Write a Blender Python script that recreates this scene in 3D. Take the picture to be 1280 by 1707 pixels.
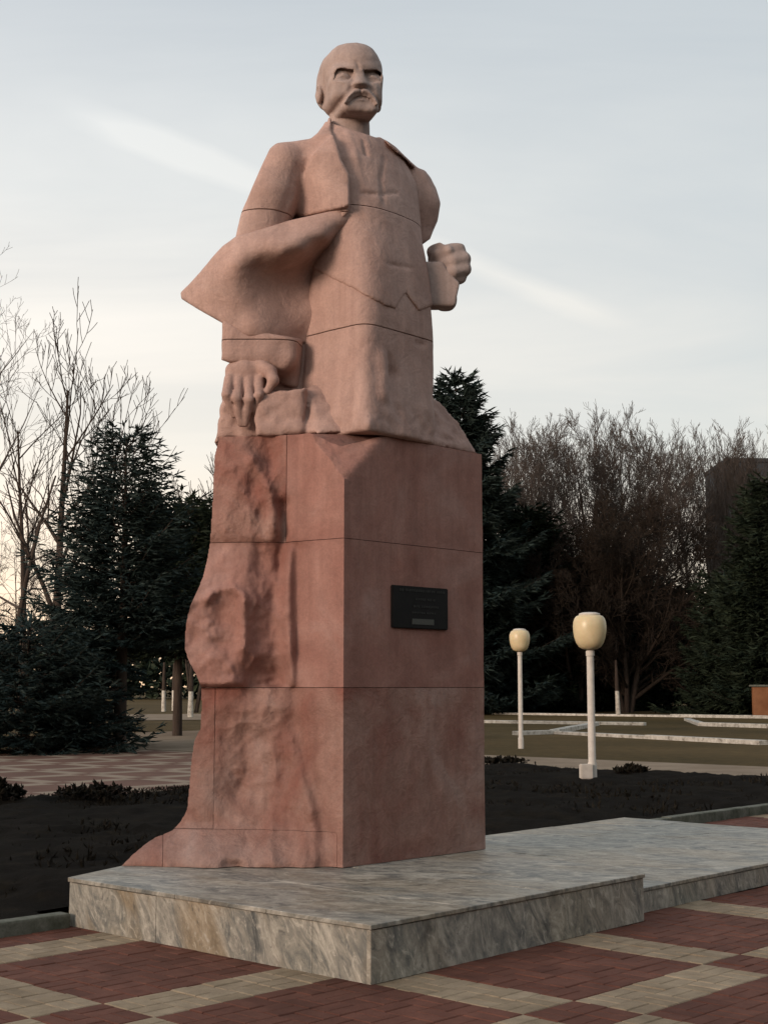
import bpy, bmesh, math, random
import numpy as np
from mathutils import Vector, Matrix

for o in list(bpy.data.objects):
    bpy.data.objects.remove(o)
scene = bpy.context.scene
COL = scene.collection
R = math.radians
rng = np.random.default_rng(7)
random.seed(7)

# ------------------------------------------------------------------ camera
F, CX, CY, CAMH, PITCH = 2293.6, 640.0, 853.5, 1.6, 0.1263
cam = bpy.data.cameras.new('camera')
cam.sensor_fit = 'VERTICAL'
cam.sensor_height = 24.0
cam.lens = 24.0 * F / 1707.0
cam.clip_start, cam.clip_end = 0.1, 6000
camo = bpy.data.objects.new('camera', cam)
COL.objects.link(camo)
camo.location = (0, 0, CAMH)
camo.rotation_euler = (math.pi / 2 + PITCH, 0, 0)
scene.camera = camo

# ------------------------------------------------------------------ light
SUN_AZ, SUN_EL = -134.0, 11.0          # degrees from +Y, clockwise seen from above
SKY_STRENGTH = 0.15
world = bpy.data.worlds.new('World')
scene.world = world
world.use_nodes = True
wn, wl = world.node_tree.nodes, world.node_tree.links
wn.clear()
wout = wn.new('ShaderNodeOutputWorld')
wbg = wn.new('ShaderNodeBackground')
sky = wn.new('ShaderNodeTexSky')
sky.sky_type = 'NISHITA'
sky.sun_disc = False
sky.sun_elevation = R(SUN_EL)
sky.sun_rotation = R(SUN_AZ)
sky.air_density, sky.dust_density, sky.ozone_density = 1.0, 2.5, 1.0
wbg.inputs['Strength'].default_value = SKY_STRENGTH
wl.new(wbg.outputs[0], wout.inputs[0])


def wmath(op, a, b=None, c=None):
    n = wn.new('ShaderNodeMath')
    n.operation = op
    for i, v in enumerate((a, b, c)):
        if v is None:
            continue
        if isinstance(v, (int, float)):
            n.inputs[i].default_value = v
        else:
            wl.new(v, n.inputs[i])
    return n.outputs[0]


def wramp(v, a, b):
    n = wn.new('ShaderNodeMapRange')
    n.interpolation_type = 'SMOOTHSTEP'
    n.inputs['From Min'].default_value, n.inputs['From Max'].default_value = a, b
    wl.new(v, n.inputs['Value'])
    return n.outputs[0]


def wdot(vec, xyz):
    n = wn.new('ShaderNodeVectorMath')
    n.operation = 'DOT_PRODUCT'
    wl.new(vec, n.inputs[0])
    n.inputs[1].default_value = xyz
    return n.outputs['Value']


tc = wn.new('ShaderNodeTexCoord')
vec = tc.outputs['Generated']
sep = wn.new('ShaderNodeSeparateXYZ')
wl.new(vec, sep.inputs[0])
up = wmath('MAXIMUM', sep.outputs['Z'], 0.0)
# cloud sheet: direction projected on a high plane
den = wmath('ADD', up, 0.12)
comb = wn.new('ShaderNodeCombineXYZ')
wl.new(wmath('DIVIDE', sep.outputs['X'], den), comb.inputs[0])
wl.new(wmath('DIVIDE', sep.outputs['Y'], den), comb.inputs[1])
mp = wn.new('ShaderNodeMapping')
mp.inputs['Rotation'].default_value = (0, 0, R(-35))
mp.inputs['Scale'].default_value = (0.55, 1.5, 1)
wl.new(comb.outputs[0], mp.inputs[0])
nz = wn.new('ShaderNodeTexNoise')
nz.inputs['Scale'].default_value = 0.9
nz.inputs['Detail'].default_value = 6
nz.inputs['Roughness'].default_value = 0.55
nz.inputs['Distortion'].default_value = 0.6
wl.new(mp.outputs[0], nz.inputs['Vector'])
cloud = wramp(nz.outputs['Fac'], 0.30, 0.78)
# a long vapour trail: a thin band round a great circle
def camdir(px, py):
    x, y = (px - CX) / F, (CY - py) / F
    c, s = math.cos(PITCH), math.sin(PITCH)
    return Vector((x, c - y * s, s + y * c)).normalized()
d1, d2 = camdir(180, 208), camdir(1010, 528)
tn = d1.cross(d2).normalized()
tdist = wmath('ABSOLUTE', wdot(vec, tn))
nz2 = wn.new('ShaderNodeTexNoise')
nz2.inputs['Scale'].default_value = 6
nz2.inputs['Detail'].default_value = 5
wl.new(vec, nz2.inputs['Vector'])
wid = wmath('MULTIPLY_ADD', nz2.outputs['Fac'], 0.016, 0.003)
trail = wmath('SUBTRACT', 1.0, wmath('MINIMUM', wmath('DIVIDE', tdist, wid), 1.0))
trail = wmath('MULTIPLY', trail, wramp(wdot(vec, camdir(590, 370)), 0.974, 0.990))
trail = wmath('MULTIPLY', trail, wmath('MULTIPLY', nz2.outputs['Fac'], 0.36))
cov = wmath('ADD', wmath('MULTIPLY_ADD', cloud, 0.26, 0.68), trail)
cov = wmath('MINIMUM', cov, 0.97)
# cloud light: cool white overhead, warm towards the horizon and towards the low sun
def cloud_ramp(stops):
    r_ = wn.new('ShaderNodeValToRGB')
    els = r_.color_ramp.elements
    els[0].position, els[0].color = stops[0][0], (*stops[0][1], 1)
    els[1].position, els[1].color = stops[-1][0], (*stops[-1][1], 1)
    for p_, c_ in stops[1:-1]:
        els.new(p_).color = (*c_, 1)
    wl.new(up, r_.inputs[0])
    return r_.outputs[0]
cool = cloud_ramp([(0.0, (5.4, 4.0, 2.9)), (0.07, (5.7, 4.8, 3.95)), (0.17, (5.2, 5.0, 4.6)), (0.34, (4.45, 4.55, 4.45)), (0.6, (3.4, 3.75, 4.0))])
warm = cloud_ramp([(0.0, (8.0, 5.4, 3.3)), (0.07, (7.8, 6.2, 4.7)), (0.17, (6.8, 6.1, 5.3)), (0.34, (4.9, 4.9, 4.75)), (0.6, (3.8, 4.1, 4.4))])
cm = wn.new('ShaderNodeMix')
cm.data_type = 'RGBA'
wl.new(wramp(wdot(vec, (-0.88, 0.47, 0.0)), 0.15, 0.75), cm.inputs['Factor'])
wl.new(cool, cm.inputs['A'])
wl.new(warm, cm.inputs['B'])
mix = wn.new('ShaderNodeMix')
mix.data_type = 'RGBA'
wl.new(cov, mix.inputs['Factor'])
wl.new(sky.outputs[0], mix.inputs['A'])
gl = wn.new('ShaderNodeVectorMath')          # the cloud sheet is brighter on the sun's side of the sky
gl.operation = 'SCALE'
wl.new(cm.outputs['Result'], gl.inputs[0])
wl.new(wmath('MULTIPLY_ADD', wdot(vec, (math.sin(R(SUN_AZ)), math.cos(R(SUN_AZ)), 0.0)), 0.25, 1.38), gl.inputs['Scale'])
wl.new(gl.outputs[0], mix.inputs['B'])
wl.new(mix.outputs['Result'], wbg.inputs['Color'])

sl = bpy.data.lights.new('sun', 'SUN')
sl.energy = 2.8
sl.angle = R(18)
sl.color = (1.0, 0.79, 0.66)
so = bpy.data.objects.new('sun', sl)
COL.objects.link(so)
sd = Vector((math.sin(R(SUN_AZ)) * math.cos(R(SUN_EL)), math.cos(R(SUN_AZ)) * math.cos(R(SUN_EL)), math.sin(R(SUN_EL))))
so.rotation_euler = (-sd).to_track_quat('-Z', 'Y').to_euler()
so.location = (0, 0, 30)

vs = scene.view_settings
vs.view_transform = 'Standard'
vs.look = 'None'
vs.exposure = 0.0
vs.gamma = 1.0
vs.use_curve_mapping = False
scene.render.engine = 'CYCLES'

# ------------------------------------------------------------------ helpers: view geometry
TH = 0.7364
O0 = (-0.0723, 7.6978)
SU = (math.sin(TH), math.cos(TH))
SV = (-math.cos(TH), math.sin(TH))


def uv(u, v, z=0.0):
    return (O0[0] + u * SU[0] + v * SV[0], O0[1] + u * SU[1] + v * SV[1], z)


cP, sP = math.cos(PITCH), math.sin(PITCH)


def project(X, Y, Z):
    Zc = Z - CAMH
    d = Y * cP + Zc * sP
    upv = -Y * sP + Zc * cP
    return CX + F * X / d, CY - F * upv / d


def at_y(px, py, Y):
    x, y = (px - CX) / F, (CY - py) / F
    d = (x, cP - y * sP, sP + y * cP)
    t = Y / d[1]
    return (d[0] * t, Y, CAMH + d[2] * t)


def at_z(px, py, z=0.0):
    x, y = (px - CX) / F, (CY - py) / F
    d = (x, cP - y * sP, sP + y * cP)
    t = (z - CAMH) / d[2]
    return (d[0] * t, d[1] * t, z)


# ------------------------------------------------------------------ helpers: objects
def link(name, me, mat=None, parent=None, smooth=False, fixed=True):
    o = bpy.data.objects.new(name, me)
    COL.objects.link(o)
    if mat is not None and not me.materials:
        me.materials.append(mat)
    if parent is not None:
        o.parent = parent
        if fixed:                       # vertices are in world space: undo the parent's own placement
            o.matrix_parent_inverse = (Matrix.Translation(parent.location) @ Matrix.Rotation(parent.rotation_euler[2], 4, 'Z')).inverted()
    if smooth:
        me.polygons.foreach_set('use_smooth', [True] * len(me.polygons))
    return o


def mesh(name, V, Fc):
    me = bpy.data.meshes.new(name)
    if isinstance(V, np.ndarray):
        V = V.tolist()
    if isinstance(Fc, np.ndarray):
        Fc = Fc.tolist()
    me.from_pydata(V, [], Fc)
    me.update()
    return me


def tag(o, label=None, cat=None, group=None, kind=None):
    if label:
        o['label'] = label
    if cat:
        o['category'] = cat
    if group:
        o['group'] = group
    if kind:
        o['kind'] = kind
    return o


def empty(name, loc=(0, 0, 0), rz=0.0):
    o = bpy.data.objects.new(name, None)
    COL.objects.link(o)
    o.empty_display_size = 0.2
    o.location = loc
    o.rotation_euler = (0, 0, rz)
    return o


def bm_mesh(name, bm):
    me = bpy.data.meshes.new(name)
    bmesh.ops.recalc_face_normals(bm, faces=bm.faces)
    bm.to_mesh(me)
    bm.free()
    return me


def prism(poly, z0, z1, bevel=0.0):
    """closed prism over a plan polygon (counter-clockwise), upper edge eased"""
    bm = bmesh.new()
    lo = [bm.verts.new((x, y, z0)) for x, y in poly]
    hi = [bm.verts.new((x, y, z1)) for x, y in poly]
    n = len(poly)
    bm.faces.new(lo[::-1])
    bm.faces.new(hi)
    for i in range(n):
        bm.faces.new((lo[i], lo[(i + 1) % n], hi[(i + 1) % n], hi[i]))
    if bevel:
        bmesh.ops.bevel(bm, geom=[e for e in bm.edges], offset=bevel, segments=2, affect='EDGES', profile=0.6)
    return bm


# ------------------------------------------------------------------ helpers: materials
def new_mat(name, rough=0.8, spec=0.3):
    m = bpy.data.materials.new(name)
    m.use_nodes = True
    nt = m.node_tree
    b = nt.nodes['Principled BSDF']
    b.inputs['Roughness'].default_value = rough
    b.inputs['Specular IOR Level'].default_value = spec
    return m, nt, b


def N(nt, typ, **kw):
    n = nt.nodes.new(typ)
    for k, v in kw.items():
        if k in n.inputs:
            n.inputs[k].default_value = v
        else:
            setattr(n, k, v)
    return n


def noise(nt, scale, detail=5, rough=0.55, dist=0.0, coord=None, mapping=None):
    n = N(nt, 'ShaderNodeTexNoise', Scale=scale, Detail=detail, Roughness=rough, Distortion=dist)
    if coord is None:
        t = N(nt, 'ShaderNodeTexCoord')
        coord = t.outputs['Object']
    if mapping:
        mpn = N(nt, 'ShaderNodeMapping')
        mpn.inputs['Scale'].default_value = mapping[0]
        mpn.inputs['Rotation'].default_value = mapping[1]
        nt.links.new(coord, mpn.inputs[0])
        coord = mpn.outputs[0]
    nt.links.new(coord, n.inputs['Vector'])
    return n


def ramp(nt, src, stops):
    r = N(nt, 'ShaderNodeValToRGB')
    els = r.color_ramp.elements
    while len(els) > 1:
        els.remove(els[-1])
    els[0].position, els[0].color = stops[0][0], (*stops[0][1], 1)
    for p, c in stops[1:]:
        e = els.new(p)
        e.color = (*c, 1)
    nt.links.new(src, r.inputs[0])
    return r


def mixc(nt, fac, a, b, mode='MIX'):
    m = N(nt, 'ShaderNodeMix', data_type='RGBA', blend_type=mode)
    for s, i in ((fac, 'Factor'), (a, 'A'), (b, 'B')):
        if isinstance(s, (int, float)):
            m.inputs[i].default_value = s
        elif isinstance(s, tuple):
            m.inputs[i].default_value = (*s, 1)
        else:
            nt.links.new(s, m.inputs[i])
    return m.outputs['Result']


def bump(nt, b, src, strength, dist, prev=None):
    n = N(nt, 'ShaderNodeBump', Strength=strength, Distance=dist)
    nt.links.new(src, n.inputs['Height'])
    if prev is not None:
        nt.links.new(prev, n.inputs['Normal'])
    nt.links.new(n.outputs[0], b.inputs['Normal'])
    return n.outputs[0]


def granite(name, c1, c2, c3, bumpy=0.4, blotch=1.6):
    m, nt, b = new_mat(name, 0.78, 0.25)
    n1 = noise(nt, blotch, 6, 0.6, 0.8)
    n2 = noise(nt, 55, 3, 0.7)
    n3 = noise(nt, 7, 6, 0.65, 0.4)
    base = ramp(nt, n1.outputs['Fac'], [(0.30, c1), (0.52, c2), (0.72, c3)]).outputs[0]
    base = mixc(nt, 0.40, base, ramp(nt, n3.outputs['Fac'], [(0.3, (0.70, 0.70, 0.70)), (0.7, (1.2, 1.18, 1.16))]).outputs[0], 'MULTIPLY')
    base = mixc(nt, 0.22, base, ramp(nt, n2.outputs['Fac'], [(0.35, (0.6, 0.6, 0.62)), (0.65, (1.3, 1.28, 1.25))]).outputs[0], 'MULTIPLY')
    # rain streaks: noise drawn out vertically
    n4 = noise(nt, 5, 4, 0.6, 0.3, mapping=((2.2, 2.2, 0.18), (0, 0, 0)))
    base = mixc(nt, 0.32, base, ramp(nt, n4.outputs['Fac'], [(0.36, (0.66, 0.62, 0.60)), (0.58, (1.05, 1.05, 1.05))]).outputs[0], 'MULTIPLY')
    nt.links.new(base, b.inputs['Base Color'])
    p = bump(nt, b, n3.outputs['Fac'], bumpy, 0.05)
    bump(nt, b, n2.outputs['Fac'], bumpy * 0.6, 0.008, p)
    return m


M_GRAN = granite('granite_smooth', (0.255, 0.118, 0.092), (0.305, 0.158, 0.126), (0.36, 0.215, 0.180), 0.24)
M_FIG = granite('granite_figure', (0.355, 0.225, 0.187), (0.405, 0.268, 0.226), (0.445, 0.31, 0.268), 0.34, 1.1)  # albedo raised above the pedestal's: stands in for the brighter light higher up
M_HEAD = granite('granite_grey', (0.31, 0.235, 0.210), (0.35, 0.268, 0.240), (0.39, 0.308, 0.280), 0.22, 1.2)
M_ROUGH = granite('granite_hewn', (0.215, 0.084, 0.062), (0.310, 0.178, 0.142), (0.385, 0.270, 0.232), 0.5, 1.3)

# ------------------------------------------------------------------ helpers: solid sculpting
def hash3(ix, iy, iz):
    h = (ix * 374761393 + iy * 668265263 + iz * 2147483647 + 1274126177) & 0xFFFFFFFF
    h = ((h ^ (h >> 13)) * 1274126177) & 0xFFFFFFFF
    h = h ^ (h >> 16)
    return (h & 0xFFFF).astype(np.float32) / 32767.5 - 1.0


def vnoise(x, y, z):
    x, y, z = np.broadcast_arrays(np.asarray(x, dtype=np.float64), y, z)
    ix, iy, iz = np.floor(x).astype(np.int64), np.floor(y).astype(np.int64), np.floor(z).astype(np.int64)
    fx, fy, fz = x - ix, y - iy, z - iz
    fx, fy, fz = (t * t * (3 - 2 * t) for t in (fx, fy, fz))
    r = 0
    for dx in (0, 1):
        for dy in (0, 1):
            for dz in (0, 1):
                w = (fx if dx else 1 - fx) * (fy if dy else 1 - fy) * (fz if dz else 1 - fz)
                r = r + w * hash3(ix + dx, iy + dy, iz + dz)
    return r


def fbm(x, y, z, oct=4):
    s, a, t = 0, 1.0, 0
    for i in range(oct):
        k = 2.03 ** i
        s = s + a * vnoise(x * k + 17 * i, y * k + 5 * i, z * k - 9 * i)
        t += a
        a *= 0.5
    return s / t


def smin(a, b, k):
    h = np.clip(0.5 + 0.5 * (b - a) / k, 0, 1)
    return b + (a - b) * h - k * h * (1 - h)


def smax(a, b, k):
    return -smin(-a, -b, k)


def sstep(x, a, b):
    t = np.clip((x - a) / (b - a), 0, 1)
    return t * t * (3 - 2 * t)


def ell(P, c, r, rot=None):
    q = P - np.array(c, np.float32)
    if rot is not None:
        q = q @ np.array(rot, np.float32)
    r = np.array(r, np.float32)
    k0 = np.linalg.norm(q / r, axis=1)
    k1 = np.linalg.norm(q / (r * r), axis=1) + 1e-9
    return k0 * (k0 - 1) / k1


def rcone(P, a, b, ra, rb):
    a, b = np.array(a, np.float32), np.array(b, np.float32)
    ab = b - a
    t = np.clip(((P - a) @ ab) / (ab @ ab), 0, 1)
    return np.linalg.norm(P - a - t[:, None] * ab, axis=1) - (ra + (rb - ra) * t)


def chain(P, pts, rad, k=0.0):
    d = None
    for i in range(len(pts) - 1):
        s = rcone(P, pts[i], pts[i + 1], rad[i], rad[i + 1])
        d = s if d is None else (smin(d, s, k) if k else np.minimum(d, s))
    return d


def rbox(P, c, half, rot=None, r=0.0):
    q = P - np.array(c, np.float32)
    if rot is not None:
        q = q @ np.array(rot, np.float32)
    q = np.abs(q) - (np.array(half, np.float32) - r)
    return np.linalg.norm(np.maximum(q, 0), axis=1) + np.minimum(q.max(axis=1), 0) - r


def poly_sd(x, y, poly):
    poly = np.array(poly, np.float32)
    d = np.full(x.shape, 1e18, np.float32)
    s = np.ones(x.shape, np.float32)
    n = len(poly)
    for i in range(n):
        a, b = poly[i], poly[i - 1]
        ex, ey = b[0] - a[0], b[1] - a[1]
        wx, wy = x - a[0], y - a[1]
        t = np.clip((wx * ex + wy * ey) / (ex * ex + ey * ey + 1e-12), 0, 1)
        d = np.minimum(d, (wx - ex * t) ** 2 + (wy - ey * t) ** 2)
        c1, c2, c3 = y >= a[1], y < b[1], ex * wy > ey * wx
        flip = (c1 & c2 & c3) | (~c1 & ~c2 & ~c3)
        s = np.where(flip, -s, s)
    return s * np.sqrt(d)


def outline(P, poly):
    """distance in metres to a contour drawn in the elevation seen from the viewing place"""
    px, py = project(P[:, 0], P[:, 1], P[:, 2])
    return poly_sd(px, py, poly) * (P[:, 1] / F)


def loft(P, lev, yaw):
    """stack of super-elliptic sections: (z, cx, cy, rx, ry, n)"""
    L = np.array(lev, np.float32)
    L = L[np.argsort(L[:, 0])]
    z = P[:, 2]
    g = [np.interp(z, L[:, 0], L[:, i]) for i in range(1, 6)]
    c, s = math.cos(yaw), math.sin(yaw)
    dx, dy = P[:, 0] - g[0], P[:, 1] - g[1]
    a = dx * c + dy * s
    b = -dx * s + dy * c
    n = g[4]
    q = ((np.abs(a) / g[2]) ** n + (np.abs(b) / g[3]) ** n) ** (1 / n)
    d = (q - 1) * np.minimum(g[2], g[3])
    return np.maximum(d, np.maximum(z - L[-1, 0], L[0, 0] - z))


def surface(fn, lo, hi, h):
    """mesh the zero level of fn inside a box (surface nets)"""
    lo, hi = np.array(lo, float), np.array(hi, float)
    n = np.ceil((hi - lo) / h).astype(int) + 1
    ax = [lo[i] + h * np.arange(n[i]) for i in range(3)]
    G = np.stack(np.meshgrid(*ax, indexing='ij'), -1).reshape(-1, 3).astype(np.float32)
    D = np.empty(len(G), np.float32)
    for i in range(0, len(G), 400000):
        D[i:i + 400000] = fn(G[i:i + 400000])
    D = D.reshape(n)
    D[0], D[-1], D[:, 0], D[:, -1], D[:, :, 0], D[:, :, -1] = (np.maximum(t, 1e-3) for t in (D[0], D[-1], D[:, 0], D[:, -1], D[:, :, 0], D[:, :, -1]))
    m = n - 1
    S = np.zeros((*m, 3), np.float64)
    C = np.zeros(m, np.int32)
    offs = [(i, j, k) for i in (0, 1) for j in (0, 1) for k in (0, 1)]
    sub = {o: D[o[0]:o[0] + m[0], o[1]:o[1] + m[1], o[2]:o[2] + m[2]] for o in offs}
    for o in offs:
        for axn in range(3):
            if o[axn]:
                continue
            o2 = list(o)
            o2[axn] = 1
            a, b = sub[o], sub[tuple(o2)]
            x = (a < 0) != (b < 0)
            den = np.where(x, a - b, 1)
            t = np.where(x, a / den, 0)
            for q in range(3):
                S[..., q] += np.where(x, o[q] + (t if q == axn else 0), 0)
            C += x
    act = C > 0
    idx = -np.ones(m, np.int64)
    idx[act] = np.arange(act.sum())
    cell = np.stack(np.nonzero(act), -1)
    V = lo + h * (cell + S[act] / C[act][:, None])
    Q = []
    for axn in range(3):
        b1, b2 = [(1, 2), (2, 0), (0, 1)][axn]
        sl0 = [slice(1, m[i]) for i in range(3)]
        sl0[axn] = slice(0, m[axn])
        sl1 = list(sl0)
        sl1[axn] = slice(1, m[axn] + 1)
        a, b = D[tuple(sl0)], D[tuple(sl1)]
        for sign in (0, 1):
            x = ((a < 0) & (b >= 0)) if sign == 0 else ((a >= 0) & (b < 0))
            p = np.stack(np.nonzero(x), -1)
            if not len(p):
                continue
            off = np.ones(3, int)
            off[axn] = 0
            p = p + off
            e1 = np.zeros(3, int)
            e1[b1] = 1
            e2 = np.zeros(3, int)
            e2[b2] = 1
            q = [idx[tuple((p + o_).T)] for o_ in (-e1 - e2, -e2, np.zeros(3, int), -e1)]
            q = np.stack(q, -1)
            Q.append(q if sign == 0 else q[:, ::-1])
    return V, np.concatenate(Q)


def carve(name, fn, lo, hi, h, mat, parent, cuts=(), relax=0, names=None):
    """solid from a distance function; cuts = heights of open joints between stone courses"""
    V, Q = surface(fn, lo, hi, h)
    for _ in range(relax):
        acc = np.zeros_like(V)
        cnt = np.zeros(len(V))
        for i in range(4):
            np.add.at(acc, Q[:, i], V[Q[:, (i + 1) % 4]] + V[Q[:, i - 1]])
            np.add.at(cnt, Q[:, i], 2)
        V = 0.5 * V + 0.5 * acc / np.maximum(cnt, 1)[:, None]
    me = mesh(name, V, Q)
    out = []
    zs = [-1e9] + sorted(cuts) + [1e9]
    for i in range(len(zs) - 1):
        if len(zs) == 2:
            mi = me
        else:
            bm = bmesh.new()
            bm.from_mesh(me)
            g = 0.0035
            for z, nrm, sg in ((zs[i] + g, (0, 0, -1), 1), (zs[i + 1] - g, (0, 0, 1), 1)):
                if abs(z) > 1e6:
                    continue
                r_ = bmesh.ops.bisect_plane(bm, geom=bm.verts[:] + bm.edges[:] + bm.faces[:], plane_co=(0, 0, z), plane_no=nrm, clear_outer=True)
                ed = [e_ for e_ in r_['geom_cut'] if isinstance(e_, bmesh.types.BMEdge)]
                bmesh.ops.holes_fill(bm, edges=ed)
            mi = bpy.data.meshes.new(name)
            bm.to_mesh(mi)
            bm.free()
        bm = bmesh.new()
        bm.from_mesh(mi)
        seen = set()
        isl = []
        for f0 in bm.faces:
            if f0.index in seen:
                continue
            st, comp = [f0], []
            seen.add(f0.index)
            while st:
                f1 = st.pop()
                comp.append(f1.index)
                for e_ in f1.edges:
                    for f2 in e_.link_faces:
                        if f2.index not in seen:
                            seen.add(f2.index)
                            st.append(f2)
            isl.append(set(comp))
        bm.free()
        for comp in isl:
            if len(comp) < 60:
                continue
            bm = bmesh.new()
            bm.from_mesh(mi)
            bm.faces.ensure_lookup_table()
            if len(isl) > 1:
                bmesh.ops.delete(bm, geom=[f_ for f_ in bm.faces if f_.index not in comp], context='FACES')
            mj = bpy.data.meshes.new(name)
            bm.to_mesh(mj)
            bm.free()
            o = link(name, mj, mat, parent, smooth=True)
            if len(zs) > 2:
                for p in mj.polygons:
                    if len(p.vertices) > 6:
                        p.use_smooth = False
            out.append(o)
    return out

m, nt, b = new_mat('mortar_dark', 0.95, 0.1)
n1 = noise(nt, 20, 4)
nt.links.new(ramp(nt, n1.outputs['Fac'], [(0.3, (0.035, 0.03, 0.026)), (0.7, (0.08, 0.07, 0.06))]).outputs[0], b.inputs['Base Color'])
M_MORT = m
m, nt, b = new_mat('joint_pink', 0.95, 0.1)
n1 = noise(nt, 20, 4)
nt.links.new(ramp(nt, n1.outputs['Fac'], [(0.3, (0.09, 0.055, 0.045)), (0.7, (0.17, 0.11, 0.09))]).outputs[0], b.inputs['Base Color'])
M_JOINT = m

# ================================================================== PEDESTAL
THP = TH + 0.0318
PU = (math.sin(THP), math.cos(THP))
PV = (-math.cos(THP), math.sin(THP))
PB = uv(1.586, 1.736)
HS = 0.317                              # top of the marble slab
ZJ0, ZJ1, ZJ2, ZTOP = 0.56, 1.5936, 2.6828, 3.50
PWID, PDEP = 1.578, 1.44


def pw(u, v, z):
    return (PB[0] + u * PU[0] + v * PV[0], PB[1] + u * PU[1] + v * PV[1], z)


SIL = [(735, 365), (760, 359), (800, 357), (850, 355), (905, 351), (930, 347), (960, 340), (985, 330), (1010, 318), (1040, 311), (1080, 309),
       (1100, 315), (1125, 328), (1147, 337), (1180, 337), (1215, 335), (1235, 325), (1270, 320), (1320, 316), (1350, 313), (1368, 303), (1385, 288), (1395, 262), (1405, 246), (1425, 222), (1445, 202), (1460, 200)]
SILY, SILX = [a for a, b in SIL], [b for a, b in SIL]


def bnd(py):                             # edge between the hewn and the dressed part of the side face
    return np.interp(py, [735, 880, 905, 960, 1140, 1200, 1300, 1395], [480, 476, 472, 490, 498, 503, 524, 545])


def G(px, py, x, y, sx, sy, rot=0):
    c, s = math.cos(R(rot)), math.sin(R(rot))
    dx, dy = px - x, py - y
    return np.exp(-0.5 * (((dx * c + dy * s) / sx) ** 2 + ((-dx * s + dy * c) / sy) ** 2))


def ridge(px, py, pts, w):
    """bell-shaped ridge along a polyline drawn on the face"""
    best = np.full(np.shape(px), 1e9)
    for (x0, y0), (x1, y1) in zip(pts[:-1], pts[1:]):
        ex, ey = x1 - x0, y1 - y0
        t = np.clip(((px - x0) * ex + (py - y0) * ey) / (ex * ex + ey * ey), 0, 1)
        best = np.minimum(best, (px - x0 - ex * t) ** 2 + (py - y0 - ey * t) ** 2)
    return np.exp(-best / (2 * w * w))


def scallops(x, y, cell, seed):
    """shallow concave chips with crisp ridges between them: 0 in each hollow, up to about 1 on the ridges"""
    ix, iy = np.floor(x / cell).astype(np.int64), np.floor(y / cell).astype(np.int64)
    best = np.full(np.shape(x), 9.0)
    for dx in (-1, 0, 1):
        for dy in (-1, 0, 1):
            jx, jy = ix + dx, iy + dy
            qx = (jx + 0.5 + 0.42 * hash3(jx, jy, np.int64(seed))) * cell
            qy = (jy + 0.5 + 0.42 * hash3(jx, jy, np.int64(seed + 7))) * cell
            hh = 0.22 * hash3(jx, jy, np.int64(seed + 13))
            best = np.minimum(best, ((x - qx) ** 2 + (y - qy) ** 2) / (cell * cell) * 1.5 + hh)
    return best


def relief(px, py, v, z):
    """how far the stone stands proud of the mean broken face, metres"""
    xb = bnd(py)
    m = sstep(xb - px, -4, 22)
    n = fbm(v * 3.0 + 0.5 * z, z * 1.4, 1.7, 4)
    n2 = fbm(v * 11, z * 9, 4.2, 4)
    wv, wz = v + 0.04 * n2, z * 0.7 + 0.06 * n
    # broken middle strip, smoother boulders on the far side
    strip = np.exp(-((px - np.interp(py, [735, 905, 1040, 1147, 1250, 1390], [440, 448, 448, 440, 430, 440])) / np.interp(py, [735, 1140, 1200, 1390], [26, 34, 60, 66])) ** 4)
    r = m * (0.045 * n + 0.006 * n2 + strip * (0.060 * scallops(wv, wz, 0.19, 3) + 0.012 * scallops(wv, wz * 1.2, 0.07, 9) - 0.05) + 0.020 * scallops(wv, wz, 0.24, 21))
    up_, mid, low = 1 - sstep(py, 895, 910), sstep(py, 895, 910) * (1 - sstep(py, 1138, 1150)), sstep(py, 1138, 1150)
    # top course: lumps, a diagonal rib running down to an overhang by the groove
    r += up_ * (0.06 * G(px, py, 392, 775, 26, 28) + 0.07 * ridge(px, py, [(425, 770), (450, 820), (455, 880)], 9) - 0.05 * G(px, py, 452, 760, 16, 22) + 0.06 * G(px, py, 378, 860, 26, 40))
    r -= 0.09 * ridge(px, py, [(474, 840), (473, 905), (467, 950)], 8) * (px < xb + 20)
    r -= mid * 0.07 * G(px, py, 440, 930, 18, 30)
    # middle course: a boulder with a dished face under an arched edge
    r += mid * (0.13 * sstep(px, 455, 400) * sstep(py, 925, 1010) + 0.05 * ridge(px, py, [(345, 1000), (365, 985), (390, 982), (404, 995), (408, 1040), (405, 1080)], 6))
    r -= mid * (0.09 * G(px, py, 374, 1030, 24, 30) + 0.05 * G(px, py, 366, 1075, 16, 8) + 0.04 * G(px, py, 323, 1062, 7, 10))
    r -= mid * 0.10 * sstep(px, 385, 412) * sstep(py, 1085, 1128) * (1 - sstep(px, 470, 490))
    r += mid * (0.05 * ridge(px, py, [(482, 920), (478, 1000), (486, 1130)], 7) - 0.035 * ridge(px, py, [(456, 960), (455, 1050), (462, 1140)], 8))
    r -= mid * 0.04 * ridge(px, py, [(492, 915), (500, 1010), (497, 1140)], 10)
    # lower course: a broken hollow, redder inside, and a slanting groove
    r -= low * (0.09 * G(px, py, 420, 1262, 46, 50) + 0.05 * G(px, py, 405, 1322, 26, 18))
    r += low * (0.05 * G(px, py, 440, 1178, 60, 14) + 0.04 * ridge(px, py, [(488, 1230), (500, 1290), (520, 1350)], 9))
    r -= low * 0.065 * ridge(px, py, [(490, 1150), (497, 1220), (520, 1310), (542, 1390)], 11)
    r -= low * 0.05 * ridge(px, py, [(380, 1432), (396, 1436)], 6)
    r = r * (0.9 + 0.30 * n2)
    r += 0.003 * n2 + m * (0.003 + 0.007 * strip) * fbm(v * 22, z * 16, 9.2, 3)
    return r


R0V, R0U = [0.0, 0.42, 0.98, 1.6], [0.0, 0.075, 0.45, 0.80]


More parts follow.
